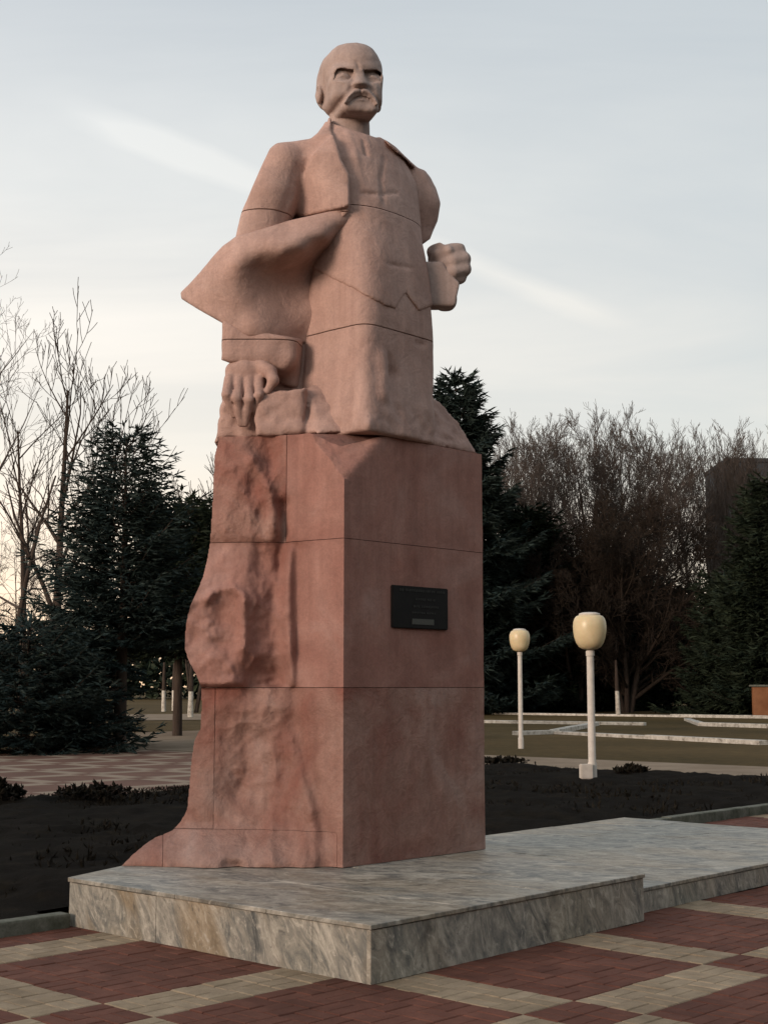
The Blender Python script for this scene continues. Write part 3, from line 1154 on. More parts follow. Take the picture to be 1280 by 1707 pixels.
def head_fn():
    h = on_head
    balls = [h(573, 130, -0.046), h(620, 132, -0.046)]
    lids = [[h(561, 131, -0.018), h(572, 125, -0.014), h(584, 131, -0.028)], [h(609, 132, -0.028), h(620, 127.5, -0.016), h(632, 133, -0.014)]]
    bags = [[h(561, 135, -0.010), h(573, 138, -0.006), h(584, 134, -0.016)], [h(611, 137, -0.014), h(621, 140.5, -0.006), h(632, 138, -0.010)]]
    nost = [h(595, 147, 0.030), h(606, 147.5, 0.030)]
    lipl, lipm, lipr = h(593, 167, -0.002), h(603, 166, 0.004), h(613, 167.5, -0.002)
    mo = [h(589, 165, 0.010), h(602, 162.5, 0.016), h(616, 166, 0.010)]
    temple = [h(540, 114, 0.004), h(539.5, 130, 0.008), h(541, 150, 0.008)]
    fold = [[h(586, 147, 0.010), h(578, 156, 0.008), h(569, 170, 0.008)], [h(616, 147, 0.010), h(624, 157, 0.008), h(632, 172, 0.010)]]
    knit = [h(595, 104, 0.010), h(598, 113, 0.006)]

    def f(P):
        base = head_base(P)
        px, py = project(P[:, 0], P[:, 1], P[:, 2])
        # brow shelf
        shelf = 0.010 * sstep(py, 100, 112) * (1 - sstep(py, 118, 126)) * sstep(px, 550, 562) * (1 - sstep(px, 632, 639))
        d = base - shelf
        # sockets: deepest under the brow and beside the nose, running out on to the cheek
        for poly, xn in ((SOCK_L, 588), (SOCK_R, 607)):
            dep = 0.017 * (1 - sstep(py, 118, 139)) + 0.008 + 0.014 * np.exp(-((px - xn) / 9.0) ** 2) * (1 - sstep(py, 124, 138))
            cut = np.maximum(np.maximum(outline(P, poly), -(base + dep)), P[:, 1] - HEAD_C[1])
            d = smax(d, -cut, 0.004)
        for c_ in balls:
            d = smin(d, ell(P, c_, (0.052, 0.040, 0.036)), 0.004)
        for l_ in lids:
            d = smin(d, chain(P, l_, [0.008, 0.013, 0.008], 0.004), 0.006)
        for l_ in bags:
            d = smin(d, chain(P, l_, [0.006, 0.010, 0.006], 0.004), 0.015)
        # nose: a wedge with a flat underside
        xc, hw = np.interp(py, [113, 130, 142], [598, 600, 601.5]), np.interp(py, [113, 130, 142], [9.0, 11.0, 15.0])
        pr = np.interp(py, [112, 120, 134, 138.5, 148], [0.0, 0.010, 0.052, 0.060, 0.004])
        pr = pr * (1 - 0.62 * np.clip(np.abs(px - xc) / hw, 0, 1) ** 2.2)
        d = smin(d, smax(outline(P, NOSE), base - pr, 0.012), 0.010)
        for c_ in nost:
            d = smax(d, -ell(P, c_, (0.013, 0.03, 0.010)), 0.006)
        for l_ in fold:
            d = smax(d, -chain(P, l_, [0.012, 0.014, 0.012], 0.004), 0.03)
        d = smax(d, -rcone(P, knit[0], knit[1], 0.001, 0.003), 0.03)
        # trimmed beard, lips, moustache
        bh = -0.002 + 0.015 * sstep(py, 172, 186) + 0.004 * fbm(P[:, 0] * 30, P[:, 1] * 30, P[:, 2] * 18, 3)
        d = smin(d, smax(outline(P, CHIN), np.maximum(base - bh, -0.12 - base), 0.012), 0.012)
        d = smin(d, chain(P, [lipl, lipm, lipr], [0.008, 0.012, 0.008], 0.004), 0.012)
        d = smax(d, -chain(P, mo, [0.004, 0.010, 0.004], 0.004), 0.006)
        t_ = np.abs(px - 601.5)
        top = np.interp(t_, [0, 5, 12, 20, 29], [149, 148, 150, 157, 171])
        mh = 0.008 + 0.026 * (1 - sstep(py - top, 2.5, 11)) * (1 - 0.35 * sstep(t_, 12, 28)) - 0.012 * np.exp(-(t_ / 2.0) ** 2)
        d = smin(d, smax(outline(P, MOUS), base - mh - 0.010, 0.006), 0.004)
        d = smax(d, -chain(P, temple, [0.004, 0.012, 0.008], 0.004), 0.016)
        d = smax(d, outline(P, HEADPOLY), 0.012)
        return d + 0.0016 * fbm(P[:, 0] * 22, P[:, 1] * 22, P[:, 2] * 22, 3)
    return f


def build_head():
    lo = HEAD_C + np.array([-0.34, -0.50, -0.72])
    hi = HEAD_C + np.array([0.36, 0.42, 0.44])
    carve('head', head_fn(), lo, hi, 0.0085, M_HEAD, stat)


build_head()
H_ = 0.017
ZS1, ZS2 = zl(349, 10.45), zl(549, 10.4)
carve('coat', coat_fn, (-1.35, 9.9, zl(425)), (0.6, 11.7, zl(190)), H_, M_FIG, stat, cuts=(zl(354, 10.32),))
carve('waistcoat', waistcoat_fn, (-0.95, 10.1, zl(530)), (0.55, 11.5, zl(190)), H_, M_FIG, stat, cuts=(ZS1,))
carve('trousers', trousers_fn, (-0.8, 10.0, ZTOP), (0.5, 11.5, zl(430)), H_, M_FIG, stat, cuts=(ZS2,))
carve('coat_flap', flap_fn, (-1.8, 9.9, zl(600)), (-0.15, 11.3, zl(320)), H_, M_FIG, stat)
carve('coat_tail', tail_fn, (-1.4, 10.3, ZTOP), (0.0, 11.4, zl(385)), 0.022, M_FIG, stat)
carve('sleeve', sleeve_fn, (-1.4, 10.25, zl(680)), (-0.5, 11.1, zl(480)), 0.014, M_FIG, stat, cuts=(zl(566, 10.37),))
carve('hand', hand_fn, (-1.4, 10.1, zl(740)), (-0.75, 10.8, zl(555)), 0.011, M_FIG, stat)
carve('fist', fist_fn, (0.3, 10.6, zl(490)), (0.95, 11.4, zl(385)), 0.012, M_HEAD, stat)
carve('cuff', cuff_fn, (0.2, 10.7, zl(530)), (0.85, 11.5, zl(390)), 0.014, M_HEAD, stat)
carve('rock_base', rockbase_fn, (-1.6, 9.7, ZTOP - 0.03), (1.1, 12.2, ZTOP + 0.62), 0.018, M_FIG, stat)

# ================================================================== GROUND, PAVING, SLAB
def ground_mat():
    m, nt, b = new_mat('dry_grass_ground', 0.95, 0.1)
    n1 = noise(nt, 0.12, 6, 0.6)
    n2 = noise(nt, 3.0, 5, 0.7)
    c = ramp(nt, n1.outputs['Fac'], [(0.3, (0.050, 0.036, 0.013)), (0.5, (0.080, 0.054, 0.021)), (0.7, (0.112, 0.075, 0.033))]).outputs[0]
    c = mixc(nt, 0.6, c, ramp(nt, n2.outputs['Fac'], [(0.3, (0.5, 0.5, 0.5)), (0.7, (1.35, 1.3, 1.2))]).outputs[0], 'MULTIPLY')
    nt.links.new(c, b.inputs['Base Color'])
    bump(nt, b, n2.outputs['Fac'], 0.6, 0.08)
    return m


def sheet(name, poly, z, mat, kind='structure', sub=0):
    me = mesh(name, [(x, y, z) for x, y in poly], [tuple(range(len(poly)))])
    o = link(name, me, mat)
    o['kind'] = kind
    return o


gp = [(-2500, -300), (2500, -300), (2500, 4000), (-2500, 4000)]
sheet('ground', gp, -0.03, ground_mat())

# --- brick paving: red fields framed by cream bands, red squares at the crossings
UM, VM, LS, LW, LTH = 0.4581, -1.0084, 1.2732, 0.4275, 0.021
LP = LS + LW
TL = TH + LTH


def lat(a, b, z=0.0):
    return (O0[0] + a * math.sin(TL) - b * math.cos(TL), O0[1] + a * math.cos(TL) + b * math.sin(TL), z)


def brick_mat(name, c1, c2):
    m, nt, b = new_mat(name, 0.85, 0.2)
    oi = N(nt, 'ShaderNodeObjectInfo')
    geo = N(nt, 'ShaderNodeNewGeometry')
    t = N(nt, 'ShaderNodeTexCoord')
    wp = geo.outputs['Position']
    n1 = noise(nt, 9, 5, 0.6, coord=wp)
    n2 = noise(nt, 120, 3, 0.7, coord=wp)
    n3 = noise(nt, 1.1, 4, 0.6, coord=wp)
    per = N(nt, 'ShaderNodeMath', operation='ADD')
    nt.links.new(geo.outputs['Random Per Island'], per.inputs[0])
    nt.links.new(oi.outputs['Random'], per.inputs[1])
    fr = N(nt, 'ShaderNodeMath', operation='FRACT')
    nt.links.new(per.outputs[0], fr.inputs[0])
    c = mixc(nt, fr.outputs[0], c1, c2)
    c = mixc(nt, 0.7, c, ramp(nt, n1.outputs['Fac'], [(0.3, (0.72, 0.7, 0.68)), (0.7, (1.22, 1.2, 1.18))]).outputs[0], 'MULTIPLY')
    c = mixc(nt, 0.4, c, ramp(nt, n2.outputs['Fac'], [(0.3, (0.6, 0.6, 0.6)), (0.7, (1.3, 1.3, 1.3))]).outputs[0], 'MULTIPLY')
    c = mixc(nt, 0.6, c, ramp(nt, n3.outputs['Fac'], [(0.35, (0.62, 0.60, 0.58)), (0.6, (1.1, 1.1, 1.1))]).outputs[0], 'MULTIPLY')
    nt.links.new(c, b.inputs['Base Color'])
    p = bump(nt, b, n2.outputs['Fac'], 0.35, 0.004)
    bump(nt, b, n1.outputs['Fac'], 0.3, 0.01, p)
    return m


M_RED = brick_mat('paver_red', (0.112, 0.043, 0.029), (0.148, 0.060, 0.041))
M_CREAM = brick_mat('paver_cream', (0.27, 0.205, 0.135), (0.33, 0.255, 0.175))
m, nt, b = new_mat('joint_sand', 0.95, 0.1)
n1 = noise(nt, 8, 5)
nt.links.new(ramp(nt, n1.outputs['Fac'], [(0.3, (0.04, 0.024, 0.016)), (0.7, (0.085, 0.055, 0.038))]).outputs[0], b.inputs['Base Color'])
M_SAND = m

BED_V0, BED_V1, BED_U0, BED_U1 = 2.86, 11.8, -16.0, 16.8
pav_poly = [uv(-9, BED_V0 - 0.1)[:2], uv(-9, -9)[:2], uv(24, -9)[:2], uv(24, 3.3)[:2], uv(2, 3.2)[:2], uv(2, BED_V0 - 0.1)[:2]]
pav = sheet('pavement', pav_poly, -0.022, M_SAND)

# slab footprint, used to leave pavers out below it
SL_A = uv(0, 0)[:2]
SL_B = uv(2.7716, 0)[:2]
SL_C = pw(PWID + 0.05, -0.02, 0)[:2]
SL_D = uv(3.35, 3.3)[:2]
SL_E = at_z(205, 1444, HS)[:2]
SL_F = at_z(117, 1463, HS)[:2]
SLAB = [SL_A, SL_B, SL_C, SL_D, uv(1.2, 3.3)[:2], SL_E, SL_F]
q = at_z(1077, 1521, 0.0)
EXT_V = (q[0] - O0[0]) * SV[0] + (q[1] - O0[1]) * SV[1]
q = at_z(1040, 1363, 0.175)
EXT_U = (q[0] - O0[0]) * SU[0] + (q[1] - O0[1]) * SU[1]
EXT_V1 = (q[0] - O0[0]) * SV[0] + (q[1] - O0[1]) * SV[1]
HE = 0.175


def inside(p, poly):
    r_ = False
    n = len(poly)
    for i in range(n):
        a, b_ = poly[i], poly[i - 1]
        if (a[1] > p[1]) != (b_[1] > p[1]) and p[0] < (b_[0] - a[0]) * (p[1] - a[1]) / (b_[1] - a[1]) + a[0]:
            r_ = not r_
    return r_


EXT = [uv(2.0, EXT_V)[:2], uv(EXT_U, EXT_V)[:2], uv(EXT_U, EXT_V1)[:2], uv(2.0, EXT_V1)[:2]]


def brick_bm(L, W, H, bev=0.005):
    bm = bmesh.new()
    bmesh.ops.create_cube(bm, size=1)
    for v_ in bm.verts:
        v_.co = (v_.co.x * L, v_.co.y * W, (v_.co.z - 0.5) * H)
    top = [e_ for e_ in bm.edges if all(v_.co.z > -1e-6 for v_ in e_.verts)]
    bmesh.ops.bevel(bm, geom=top, offset=bev, segments=1, affect='EDGES')
    return bm


MOD = LP / 8
bl, bw = MOD - 0.004, MOD / 2 - 0.004
me_red = bm_mesh('brick_red', brick_bm(bl, bw, 0.05))
me_red.materials.append(M_RED)
me_cream = bm_mesh('brick_cream', brick_bm(bl, bw, 0.05))
me_cream.materials.append(M_CREAM)
cand = []
for i in range(-40, 90):
    for j in range(-45, 24):
        a0, b0 = UM + i * MOD, VM + j * MOD           # lower corner of a two-brick cell
        c = lat(a0 + MOD / 2, b0 + MOD / 2)
        if c[1] < 3.5 or c[1] > 26 or abs(c[0]) > 1.2 + c[1] * 0.31:
            continue
        if inside(c, SLAB) or inside(c, EXT) or not inside(c, pav_poly):
            continue
        ia, jb = i % 8, j % 8
        # band occupies the last two modules before each lattice line
        ina, inb = ia >= 6, jb >= 6
        cream = ina != inb
        horiz = (i + j) % 2 == 0
        for k in (0, 1):
            if horiz:
                p = lat(a0 + MOD / 2, b0 + MOD * (0.25 + 0.5 * k))
                ang = math.pi / 2 - TL
            else:
                p = lat(a0 + MOD * (0.25 + 0.5 * k), b0 + MOD / 2)
                ang = math.pi - TL
            px, py = project(p[0], p[1], 0.0)
            vis = -30 < px < 1310 and 1340 < py < 1735
            cand.append((0 if vis else 1, p[1], p, ang, cream))
cand.sort(key=lambda t: (t[0], t[1]))
rb = random.Random(11)
rest_r, rest_c = [], []
for n_, (nv_, _, p, ang, cream) in enumerate(cand):
    z = rb.uniform(-0.003, 0.0025)
    a = ang + rb.uniform(-0.012, 0.012)
    tx, ty = rb.uniform(-0.008, 0.008), rb.uniform(-0.008, 0.008)
    if n_ < 300:
        o = bpy.data.objects.new('brick', me_cream if cream else me_red)
        COL.objects.link(o)
        o.parent = pav
        o.location = (p[0], p[1], z)
        o.rotation_euler = (tx, ty, a)
    else:
        (rest_c if cream else rest_r).append((p[0], p[1], z, a))
for lst, src in ((rest_r, me_red), (rest_c, me_cream)):
    bv = np.array([v_.co[:] for v_ in src.vertices])
    bf = [list(p_.vertices) for p_ in src.polygons]
    V, Fc = [], []
    for (x, y, z, a) in lst:
        c_, s_ = math.cos(a), math.sin(a)
        base = len(V)
        for w in bv:
            V.append((x + w[0] * c_ - w[1] * s_, y + w[0] * s_ + w[1] * c_, z + w[2]))
        Fc += [[k + base for k in f] for f in bf]
    o = link('brick', mesh('brick_rest', V, Fc), src.materials[0], pav, fixed=False)
    o['kind'] = 'stuff'


# --- marble
def marble(name, warm, along, lean, light):
    """grey marble with slanting drawn-out veins; along = plan direction of the face"""
    m, nt, b = new_mat(name, 0.45, 0.35)
    t = N(nt, 'ShaderNodeTexCoord')
    sp = N(nt, 'ShaderNodeSeparateXYZ')
    nt.links.new(t.outputs['Object'], sp.inputs[0])

    def lin(cx_, cy_, cz_):
        v_ = N(nt, 'ShaderNodeVectorMath', operation='DOT_PRODUCT')
        nt.links.new(t.outputs['Object'], v_.inputs[0])
        v_.inputs[1].default_value = (cx_, cy_, cz_)
        return v_.outputs['Value']
    ax, ay = along
    cb = N(nt, 'ShaderNodeCombineXYZ')
    s1 = lin(ax, ay, lean)                       # across the veins
    s2 = lin(-lean * ax, -lean * ay, 1.0)        # along the veins
    s3 = lin(-ay, ax, 0)
    for sck, i, k in ((s1, 0, 2.6), (s2, 1, 1.0), (s3, 2, 1.4)):
        mm = N(nt, 'ShaderNodeMath', operation='MULTIPLY')
        nt.links.new(sck, mm.inputs[0])
        mm.inputs[1].default_value = k
        nt.links.new(mm.outputs[0], cb.inputs[i])
    co = cb.outputs[0]
    n1 = noise(nt, 2.0, 9, 0.70, 1.6, coord=co)
    n2 = noise(nt, 5.0, 8, 0.70, 1.6, coord=co)
    n3 = noise(nt, 0.75, 3, 0.5, 0.4, coord=co)
    n4 = noise(nt, 40, 4, 0.7)
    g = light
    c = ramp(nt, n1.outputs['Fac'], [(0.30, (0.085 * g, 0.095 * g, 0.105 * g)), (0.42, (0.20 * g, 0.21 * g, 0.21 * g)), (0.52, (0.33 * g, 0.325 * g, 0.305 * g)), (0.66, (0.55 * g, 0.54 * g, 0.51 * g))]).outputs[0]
    c = mixc(nt, ramp(nt, n3.outputs['Fac'], [(0.46, (0, 0, 0)), (0.60, (warm, warm, warm))]).outputs[0], c, (0.36 * g, 0.245 * g, 0.115 * g), 'MIX')
    c = mixc(nt, ramp(nt, n2.outputs['Fac'], [(0.54, (0, 0, 0)), (0.66, (0.8, 0.8, 0.8))]).outputs[0], c, (0.60 * g, 0.585 * g, 0.55 * g))
    c = mixc(nt, ramp(nt, n2.outputs['Fac'], [(0.34, (0.7, 0.7, 0.7)), (0.43, (0, 0, 0))]).outputs[0], c, (0.09 * g, 0.095 * g, 0.10 * g))
    c = mixc(nt, 0.35, c, ramp(nt, n4.outputs['Fac'], [(0.3, (0.6, 0.6, 0.6)), (0.7, (1.2, 1.2, 1.2))]).outputs[0], 'MULTIPLY')
    c = mixc(nt, 1.0, c, (1.0, 0.93, 0.82), 'MULTIPLY')
    nt.links.new(c, b.inputs['Base Color'])
    bump(nt, b, n4.outputs['Fac'], 0.12, 0.006)
    return m


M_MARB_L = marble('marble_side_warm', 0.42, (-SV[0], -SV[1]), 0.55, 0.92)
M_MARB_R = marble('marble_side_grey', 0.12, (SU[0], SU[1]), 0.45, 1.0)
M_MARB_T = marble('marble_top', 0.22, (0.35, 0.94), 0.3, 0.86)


def inset_poly(poly, d):
    """move each corner towards the inside of a counter-clockwise polygon"""
    out = []
    n = len(poly)
    for i in range(n):
        p0, p1, p2 = Vector(poly[i - 1]), Vector(poly[i]), Vector(poly[(i + 1) % n])
        e1, e2 = (p1 - p0).normalized(), (p2 - p1).normalized()
        n1_, n2_ = Vector((-e1.y, e1.x)), Vector((-e2.y, e2.x))
        bis = (n1_ + n2_)
        bis /= max(0.3, bis.dot(n1_))
        out.append(tuple(p1 + bis * d))
    return out


slab = empty('marble_slab', (*uv(1.4, 1.6)[:2], 0))
tag(slab, 'higher marble clad slab directly under the pedestal', 'slab')
link('core', bm_mesh('core', prism(inset_poly(SLAB, 0.032), -0.02, HS - 0.03)), M_MORT, slab)


def panel(root, A, B, z0, z1, t, mat, n, gapw=0.0008, seed=0, drop=0.0):
    """upright cladding panels along A -> B, outside on the right-hand side"""
    r_ = random.Random(seed)
    A, B = Vector(A), Vector(B)
    d = (B - A)
    L = d.length
    d /= L
    out = Vector((d.y, -d.x))
    cuts = [0.0] + [L * (i + r_.uniform(-0.12, 0.12)) / n for i in range(1, n)] + [L]
    for i in range(n):
        a, b_ = cuts[i] + gapw, cuts[i + 1] - gapw
        off = r_.uniform(-0.002, 0.002)
        p = [A + d * a - out * (t - off), A + d * a + out * off, A + d * b_ + out * off, A + d * b_ - out * (t - off)]
        bm = prism([tuple(v_) for v_ in p], z0, z1 + r_.uniform(-0.002, 0.001), 0.0018)
        o = link('side_panel', bm_mesh('side_panel', bm), mat, root)


def top_tiles(root, poly, z0, z1, mat, nu, nv_, over=0.02):
    """the covering: poly cut into slabs along u and v, laid with fine joints"""
    us = [(p[0] - O0[0]) * SU[0] + (p[1] - O0[1]) * SU[1] for p in poly]
    vs2 = [(p[0] - O0[0]) * SV[0] + (p[1] - O0[1]) * SV[1] for p in poly]
    u0, u1, v0, v1 = min(us), max(us), min(vs2), max(vs2)
    r_ = random.Random(5)
    for i in range(nu):
        for j in range(nv_):
            ua, ub = u0 + (u1 - u0) * i / nu, u0 + (u1 - u0) * (i + 1) / nu
            va, vb = v0 + (v1 - v0) * j / nv_, v0 + (v1 - v0) * (j + 1) / nv_
            bm = prism(poly, z0, z1 + r_.uniform(-0.002, 0.002))
            for pu, pv_, nu_, nvv in ((ua + 0.0015, 0, -1, 0), (ub - 0.0015, 0, 1, 0), (0, va + 0.0015, 0, -1), (0, vb - 0.0015, 0, 1)):
                co = uv(pu, pv_)
                no = (SU[0] * nu_ + SV[0] * nvv, SU[1] * nu_ + SV[1] * nvv, 0)
                if not bm.verts:
                    break
                rr = bmesh.ops.bisect_plane(bm, geom=bm.verts[:] + bm.edges[:] + bm.faces[:], plane_co=co, plane_no=no, clear_outer=True)
                ed = [e_ for e_ in rr['geom_cut'] if isinstance(e_, bmesh.types.BMEdge)]
                if ed:
                    bmesh.ops.holes_fill(bm, edges=ed)
            if len(bm.faces) < 5:
                bm.free()
                continue
            bmesh.ops.bevel(bm, geom=[e_ for e_ in bm.edges], offset=0.003, segments=1, affect='EDGES')
            link('top_panel', bm_mesh('top_panel', bm), mat, root)


LIP = 0.026
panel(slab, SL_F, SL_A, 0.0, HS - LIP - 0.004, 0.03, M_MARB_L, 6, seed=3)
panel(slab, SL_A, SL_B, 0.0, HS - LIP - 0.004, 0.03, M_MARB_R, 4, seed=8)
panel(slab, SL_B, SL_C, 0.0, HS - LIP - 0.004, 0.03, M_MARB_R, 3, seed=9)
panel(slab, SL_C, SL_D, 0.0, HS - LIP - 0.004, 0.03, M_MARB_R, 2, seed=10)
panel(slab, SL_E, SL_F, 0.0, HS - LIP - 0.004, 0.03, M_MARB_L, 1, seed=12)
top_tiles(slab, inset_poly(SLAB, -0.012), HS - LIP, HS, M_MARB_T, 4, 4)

ext = empty('low_marble_slab', (*uv(5, 1.8)[:2], 0))
tag(ext, 'lower marble clad slab running on to the right of the pedestal', 'slab')
EX = [uv(2.76, EXT_V)[:2], uv(EXT_U, EXT_V)[:2], uv(EXT_U, EXT_V1)[:2], uv(2.76, EXT_V1)[:2]]
EXc = inset_poly(EX, 0.032)
link('core', bm_mesh('core', prism(EXc, -0.02, HE - 0.03)), M_MORT, ext)
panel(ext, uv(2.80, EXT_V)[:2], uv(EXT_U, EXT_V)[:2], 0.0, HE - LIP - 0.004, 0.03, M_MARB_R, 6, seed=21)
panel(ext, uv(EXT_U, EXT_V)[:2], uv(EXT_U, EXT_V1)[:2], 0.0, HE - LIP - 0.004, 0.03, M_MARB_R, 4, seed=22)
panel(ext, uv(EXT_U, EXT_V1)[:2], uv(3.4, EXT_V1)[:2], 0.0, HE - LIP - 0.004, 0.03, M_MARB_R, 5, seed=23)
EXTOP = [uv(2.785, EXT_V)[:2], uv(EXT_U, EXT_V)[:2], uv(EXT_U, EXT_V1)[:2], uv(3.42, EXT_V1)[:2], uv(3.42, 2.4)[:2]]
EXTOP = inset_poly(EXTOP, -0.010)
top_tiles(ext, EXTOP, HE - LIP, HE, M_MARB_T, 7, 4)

# --- kerbs of the planting bed
m, nt, b = new_mat('kerb_concrete', 0.9, 0.15)
n1 = noise(nt, 6, 6, 0.65)
n2 = noise(nt, 60, 3, 0.7)
c = ramp(nt, n1.outputs['Fac'], [(0.3, (0.06, 0.065, 0.045)), (0.5, (0.12, 0.122, 0.095)), (0.7, (0.19, 0.185, 0.155))]).outputs[0]
c = mixc(nt, 0.5, c, ramp(nt, n2.outputs['Fac'], [(0.3, (0.6, 0.6, 0.6)), (0.7, (1.25, 1.25, 1.25))]).outputs[0], 'MULTIPLY')
nt.links.new(c, b.inputs['Base Color'])
bump(nt, b, n2.outputs['Fac'], 0.4, 0.006)
M_KERB = m
m, nt, b = new_mat('kerb_whitewash', 0.85, 0.2)
n1 = noise(nt, 5, 6, 0.7)
c = ramp(nt, n1.outputs['Fac'], [(0.30, (0.12, 0.10, 0.08)), (0.48, (0.40, 0.37, 0.32)), (0.7, (0.58, 0.55, 0.49))]).outputs[0]
nt.links.new(c, b.inputs['Base Color'])
bump(nt, b, n1.outputs['Fac'], 0.4, 0.02)
M_WHITE = m


def kerb_run(name, A, B, w, h, seg, mat, label, group=None, seed=1, jig=0.006, split=True):
    A, B = Vector(A[:2]), Vector(B[:2])
    d = B - A
    L = d.length
    d /= L
    out = Vector((-d.y, d.x))
    n = max(1, int(round(L / seg)))
    r_ = random.Random(seed)
    root = empty(name, (*((A + B) / 2), 0))
    tag(root, label, 'kerb', group)
    for i in range(n):
        a, b_ = L * i / n + 0.004, L * (i + 1) / n - 0.004
        o1 = r_.uniform(-jig, jig)
        p = [A + d * a + out * (o1 - w / 2), A + d * b_ + out * (o1 - w / 2), A + d * b_ + out * (o1 + w / 2), A + d * a + out * (o1 + w / 2)]
        bm = prism([tuple(v_) for v_ in p], -0.05, h + r_.uniform(-jig, jig), 0.015)
        link('kerb_stone', bm_mesh('kerb_stone', bm), mat, root)
    return root


kerb_run('bed_kerb', uv(-2.6, BED_V0), uv(-0.03, BED_V0 - 0.10), 0.12, 0.10, 0.9, M_KERB, 'low weathered concrete kerb meeting the left end of the slab', 'kerbs edging the dark bed', 31)
kerb_run('bed_kerb', uv(EXT_U + 0.02, EXT_V1 + 0.05), uv(EXT_U + 7.5, EXT_V1 + 0.05), 0.14, 0.11, 0.9, M_KERB, 'low concrete kerb running off beyond the lower slab at right', 'kerbs edging the dark bed', 32)

# --- bare soil of the bed
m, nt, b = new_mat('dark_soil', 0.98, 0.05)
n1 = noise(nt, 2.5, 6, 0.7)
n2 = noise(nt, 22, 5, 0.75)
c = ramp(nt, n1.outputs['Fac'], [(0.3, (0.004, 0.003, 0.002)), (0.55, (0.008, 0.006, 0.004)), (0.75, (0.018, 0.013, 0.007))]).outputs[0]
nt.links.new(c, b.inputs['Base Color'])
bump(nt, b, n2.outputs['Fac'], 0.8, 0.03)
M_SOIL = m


def soil():
    nu, nv2 = 190, 70
    us = np.linspace(BED_U0, BED_U1, nu)
    vs2 = np.linspace(BED_V0 + 0.02, BED_V1, nv2)
    U, Vv = np.meshgrid(us, vs2, indexing='ij')
    # keep clear of the slabs: soil starts behind them
    edge = np.where((U > 0.0) & (U < EXT_U + 8), EXT_V1 + 0.04, BED_V0)
    edge = np.where((U > 0.05) & (U < 3.4), 3.36, edge)
    Vv = np.maximum(Vv, edge + (Vv - BED_V0) * 0.05)
    z = 0.03 + 0.09 * fbm(U * 0.9, Vv * 0.9, 3.0, 4) + 0.05 * fbm(U * 4, Vv * 4, 1.0, 3)
    t = np.minimum(1, (Vv - edge) / 0.5)
    t2 = np.minimum(1, np.minimum(BED_V1 - Vv, BED_U1 - U) / 0.5)
    z = 0.0 + (z + 0.05) * np.clip(np.minimum(t, t2) * 0.8 + 0.2, 0, 1)
    X = O0[0] + U * SU[0] + Vv * SV[0]
    Y = O0[1] + U * SU[1] + Vv * SV[1]
    P = np.stack([X, Y, z], -1).reshape(-1, 3)
    Fc = [(i * nv2 + j, (i + 1) * nv2 + j, (i + 1) * nv2 + j + 1, i * nv2 + j + 1) for i in range(nu - 1) for j in range(nv2 - 1)]
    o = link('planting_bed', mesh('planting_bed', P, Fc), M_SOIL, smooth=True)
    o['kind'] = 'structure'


soil()

# --- far paved walk (left) and paths, too far off to tell bricks
def far_paving_mat():
    m, nt, b = new_mat('far_paving', 0.9, 0.15)
    geo = N(nt, 'ShaderNodeNewGeometry')
    mpn = N(nt, 'ShaderNodeMapping')
    mpn.inputs['Rotation'].default_value = (0, 0, -(math.pi / 2 - TL))
    nt.links.new(geo.outputs['Position'], mpn.inputs[0])
    sp = N(nt, 'ShaderNodeSeparateXYZ')
    nt.links.new(mpn.outputs[0], sp.inputs[0])

    def band(sock):
        a = N(nt, 'ShaderNodeMath', operation='DIVIDE')
        nt.links.new(sock, a.inputs[0])
        a.inputs[1].default_value = LP
        f = N(nt, 'ShaderNodeMath', operation='FRACT')
        nt.links.new(a.outputs[0], f.inputs[0])
        g = N(nt, 'ShaderNodeMath', operation='GREATER_THAN')
        nt.links.new(f.outputs[0], g.inputs[0])
        g.inputs[1].default_value = 0.75
        return g.outputs[0]
    x = N(nt, 'ShaderNodeMath', operation='SUBTRACT')
    nt.links.new(band(sp.outputs[0]), x.inputs[0])
    nt.links.new(band(sp.outputs[1]), x.inputs[1])
    ab = N(nt, 'ShaderNodeMath', operation='ABSOLUTE')
    nt.links.new(x.outputs[0], ab.inputs[0])
    n1 = noise(nt, 1.3, 5, 0.6, coord=geo.outputs['Position'])
    c = mixc(nt, ab.outputs[0], (0.15, 0.082, 0.060), (0.27, 0.205, 0.150))
    c = mixc(nt, 0.6, c, ramp(nt, n1.outputs['Fac'], [(0.3, (0.7, 0.7, 0.7)), (0.7, (1.2, 1.2, 1.2))]).outputs[0], 'MULTIPLY')
    nt.links.new(c, b.inputs['Base Color'])
    return m


M_FARP = far_paving_mat()
sheet('paved_walk', [uv(-16, BED_V1 + 0.1)[:2], uv(9.5, BED_V1 + 0.1)[:2], uv(16.9, BED_V1 + 0.1)[:2], uv(16.9, 24.5)[:2], uv(-16, 24.5)[:2]], -0.012, M_FARP)
m, nt, b = new_mat('path_concrete', 0.92, 0.1)
n1 = noise(nt, 0.8, 6, 0.65)
c = ramp(nt, n1.outputs['Fac'], [(0.3, (0.17, 0.125, 0.085)), (0.7, (0.28, 0.215, 0.155))]).outputs[0]
nt.links.new(c, b.inputs['Base Color'])
M_PATH = m
sheet('path', [uv(17.0, -9)[:2], uv(20.5, -9)[:2], uv(20.5, 26)[:2], uv(17.0, 26)[:2]], -0.008, M_PATH)
pa = [at_z(200, 1222)[:2], at_z(345, 1217)[:2], at_z(345, 1246)[:2], at_z(215, 1244)[:2]]
sheet('path', pa[::-1], -0.004, M_PATH)
pa = [at_z(190, 1191)[:2], at_z(420, 1189)[:2], at_z(420, 1199)[:2], at_z(190, 1201)[:2]]
sheet('path', pa[::-1], -0.004, M_PATH)

